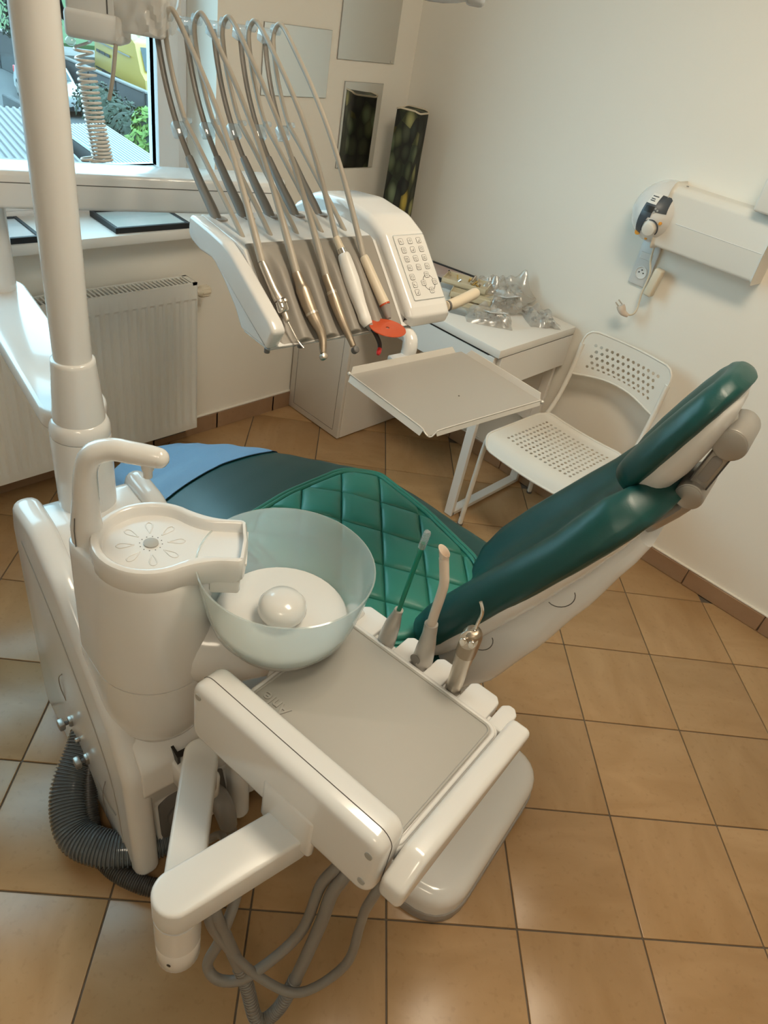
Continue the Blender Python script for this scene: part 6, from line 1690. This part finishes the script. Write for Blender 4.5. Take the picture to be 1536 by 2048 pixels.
shrub('shrub', 'bright yellow-green bush at the right window edge', 'bush', (-15.6, 7.75, GZ), [(-0.1, 0.15, 2.15, 0.45), (0.1, -0.05, 1.75, 0.50), (0.25, -0.1, 1.25, 0.50), (0.0, 0.6, 2.1, 0.55), (0.4, 0.5, 1.5, 0.6), (0.5, -0.1, 0.8, 0.5)], 'leafy', 420, 0.12, 0.05, seed=4, core='leafd')
shrub('hedge', 'dark green hedge below the fence wall', 'hedge', (-22.8, 10.6, GZ), [(-1.5, 0.2, 1.0, 0.75), (-0.6, 0.0, 1.05, 0.75), (0.3, -0.2, 1.0, 0.8), (1.2, -0.4, 0.95, 0.8), (2.2, -0.6, 0.9, 0.8), (3.2, -0.8, 0.9, 0.8)], 'leafd', 420, 0.10, 0.04, seed=5, core='leafd')
g = G(); g.rbox((-26.5, 8.55, GZ), (-17.0, 8.8, GZ + 0.75), 0.03, 1); o = obj('low_wall', g, 'conc', None, 0); tag(o, 'low concrete wall under the dark hedge', 'wall')
shrub('tree', 'dark leafy tree over the white car', 'tree', (-31.2, 11.6, GZ), [(-0.6, 0.2, 3.1, 0.9), (0.5, 0.5, 2.9, 0.8), (-0.2, 0.0, 2.2, 0.8), (0.9, 0.2, 2.1, 0.7)], 'treeleaf', 240, 0.16, 0.08, seed=6)
shrub('tree', 'bare grey tree left of the lamp pole', 'tree', (-33.5, 8.0, GZ), [(-0.6, 0.2, 4.4, 1.3), (0.8, 0.6, 4.0, 1.2), (-0.2, -1.2, 3.6, 1.2), (0.2, -0.2, 5.4, 1.1), (0.4, -2.4, 4.2, 1.2)], 'treeleaf', 260, 0.16, 0.10, seed=8)
for k, (x, y, s, lab) in enumerate(((-62, 30, 5, 'large distant tree at the top of the slope'), (-58, 22, 4.2, 'distant tree behind the bare grey tree'), (-55, 37, 4.5, 'distant tree behind the silver car'), (-66, 16, 5.0, 'farthest leftmost distant tree'))):
    shrub('tree', lab, 'tree', (x, y, -1.8), [(0, 0, s*0.9, s*0.55), (s*0.4, s*0.3, s*0.75, s*0.45), (-s*0.4, -s*0.2, s*0.7, s*0.5), (0.1, s*0.6, s*0.55, s*0.4)], 'treeleaf', 330, 0.42, 0.25, seed=20 + k, core='leafd')
ho = thing('house', 'pale distant house behind the trees', 'house', (-72, 27, -1.5), radians(20))
g = G(); g.box((-4, -5, 0), (4, 5, 5)); obj('walls', g, 'house', ho, 0)
g = G(); g.add([(-4.4, -5.4, 5), (4.4, -5.4, 5), (4.4, 5.4, 5), (-4.4, 5.4, 5), (0, -5.4, 7.6), (0, 5.4, 7.6)], [(0, 1, 4), (2, 3, 5), (1, 2, 5, 4), (3, 0, 4, 5), (0, 3, 2, 1)]); obj('roof', g, 'concpost', ho, 0)
for y in (-3, 0, 3):
    g = G(); g.box((4.0, y - 0.6, 2.2), (4.06, y + 0.6, 3.8)); obj('window', g, 'carglass', ho, 0)

def car(name, label, cat, loc, rz, L, Wd, Ht, paint, prof, glass, plate=True):
    """side profile lofted across the width; x forward"""
    t = thing(name, label, cat, loc, rz)
    hw = Wd/2
    def section(y):
        u = abs(y)/hw; tum = 0.16*Wd
        out = []
        for (x, z) in prof:
            k = max(0.0, (z - 0.55*Ht)/(0.45*Ht))
            sc = 1 - 0.05*u**4
            out.append((x*sc, y*(1 - 0.24*k), z*(1 - 0.03*u**4) if z > 0.4*Ht else z))
        return out
    g = G(); g.loft([section(y) for y in (-hw, -hw*0.97, -hw*0.8, -hw*0.4, 0, hw*0.4, hw*0.8, hw*0.97, hw)]); obj('body', g, paint, t, 40)
    # glazing bands set slightly proud
    for nm, quad in glass:
        q = G()
        if nm == 'side_window':
            for sg in (-1, 1):
                q = G(); V = [(x, sg*(hw*(1 - 0.24*max(0, (z - 0.55*Ht)/(0.45*Ht))) + 0.012), z) for x, z in quad]; q.add(V, [tuple(range(len(V)))]); o_ = obj(nm, q, 'carglass', t, 0); solid(o_, 0.02)
        else:
            (xa, za), (xb, zb) = quad; wa = hw*(1 - 0.24*max(0, (za - 0.55*Ht)/(0.45*Ht)))*0.86; wb = hw*(1 - 0.24*max(0, (zb - 0.55*Ht)/(0.45*Ht)))*0.84
            sx = 0.02 if xa > 0 else -0.02
            q.add([(xa + sx, -wa, za + 0.02), (xa + sx, wa, za + 0.02), (xb + sx, wb, zb + 0.02), (xb + sx, -wb, zb + 0.02)], [(0, 1, 2, 3)]); o_ = obj(nm, q, 'carglass', t, 0); solid(o_, 0.02)
    for x in (L*0.31, -L*0.30):
        for sg in (-1, 1):
            q = G(); q.cyl((x, sg*(hw - 0.20), 0.31), (x, sg*(hw + 0.01), 0.31), 0.31, 20, bev=0.03); w_ = obj('wheel', q, 'tyre', t, 40)
            q = G(); q.cyl((x, sg*(hw + 0.008), 0.31), (x, sg*(hw + 0.018), 0.31), 0.20, 14); obj('rim', q, 'silver', w_)
    for sg in (-1, 1):
        q = G(); q.rbox((L*0.43, sg*hw*0.70 - 0.20, Ht*0.46), (L*0.478, sg*hw*0.70 + 0.20, Ht*0.55), 0.03, 2); obj('headlight', q, 'chrome', t)
        q = G(); q.rbox((-L*0.485, sg*hw*0.86 - 0.10, Ht*0.50), (-L*0.455, sg*hw*0.86 + 0.10, Ht*0.66), 0.03, 2); obj('tail_light', q, 'redtip', t)
    q = G(); q.rbox((L*0.46, -hw*0.55, Ht*0.16), (L*0.497, hw*0.55, Ht*0.38), 0.04, 2); obj('grille', q, 'tyre', t)
    if plate:
        q = G(); q.rbox((L*0.49, -0.26, Ht*0.24), (L*0.504, 0.26, Ht*0.32), 0.01, 1); obj('number_plate', q, 'paper', t)
    return t
hp_ = [(-2.05, 0.25), (2.0, 0.25), (2.08, 0.45), (2.02, 0.70), (1.85, 0.82), (1.15, 0.95), (0.35, 1.42), (-0.2, 1.50), (-1.3, 1.47), (-1.75, 1.25), (-2.02, 0.90), (-2.10, 0.55)]
hg = [('windscreen', ((1.10, 0.98), (0.40, 1.39))), ('rear_window', ((-1.98, 0.96), (-1.40, 1.43))), ('side_window', [(0.80, 0.98), (0.25, 1.34), (-0.45, 1.40), (-0.45, 0.98)]), ('side_window', [(-0.55, 0.98), (-0.55, 1.40), (-1.25, 1.38), (-1.60, 1.05)])]
car('hatchback_car', 'silver hatchback car parked behind the yellow van', 'car', (-36.1, 18.55, -3.75), radians(140), 4.15, 1.75, 1.50, 'carsilver', hp_, hg)
car('sedan_car', 'white car seen from the front beside the lamp pole', 'car', (-28.7, 11.15, GZ), radians(-14), 4.3, 1.78, 1.45, 'carwhite', [(-2.1, 0.25), (2.1, 0.25), (2.16, 0.45), (2.08, 0.72), (1.85, 0.86), (0.95, 0.98), (0.2, 1.38), (-0.3, 1.45), (-1.1, 1.40), (-1.7, 1.05), (-2.08, 0.98), (-2.15, 0.5)], [('windscreen', ((0.92, 1.02), (0.28, 1.36))), ('rear_window', ((-1.68, 1.08), (-1.15, 1.38))), ('side_window', [(0.70, 1.0), (0.15, 1.32), (-0.4, 1.36), (-0.4, 1.0)]), ('side_window', [(-0.5, 1.0), (-0.5, 1.36), (-1.0, 1.33), (-1.4, 1.04)])])
van = thing('delivery_van', 'yellow delivery van behind the fence wall', 'van', (-27.6, 14.55, -3.85), radians(-8))
vp = [(-2.7, 0.30), (2.6, 0.30), (2.75, 0.55), (2.65, 1.05), (2.2, 1.25), (1.55, 2.05), (1.2, 2.15), (-2.6, 2.20), (-2.75, 2.05), (-2.8, 0.6)]
g = G(); g.loft([[(x*(1 - 0.02*(abs(y)/0.95)**4), y*(1 - 0.10*max(0, (z - 1.1)/1.1)), z) for x, z in vp] for y in (-0.95, -0.92, -0.75, 0, 0.75, 0.92, 0.95)]); obj('body', g, 'vanyellow', van, 40)
g = G(); g.add([(2.24, -0.78, 1.30), (2.24, 0.78, 1.30), (1.66, 0.72, 1.98), (1.66, -0.72, 1.98)], [(0, 1, 2, 3)]); obj('windscreen', g, 'carglass', van, 0)
for x in (1.7, -1.7):
    for sg in (-1, 1):
        q = G(); q.cyl((x, sg*0.75, 0.34), (x, sg*0.96, 0.34), 0.34, 18); obj('wheel', q, 'tyre', van, 40)
for k, z in enumerate((0.62, 1.55)):
    q = G(); q.box((-2.6, -0.965, z), (1.2, -0.945, z + 0.05)); obj('side_trim', q, 'path' if k else 'tyre', van, 0)
for x, w in ((-2.4, 0.35), (-1.95, 0.5), (-1.35, 0.4)):
    q = G(); q.box((x, -0.968, 1.20), (x + w, -0.945, 1.30)); obj('side_print', q, 'concpost', van, 0)
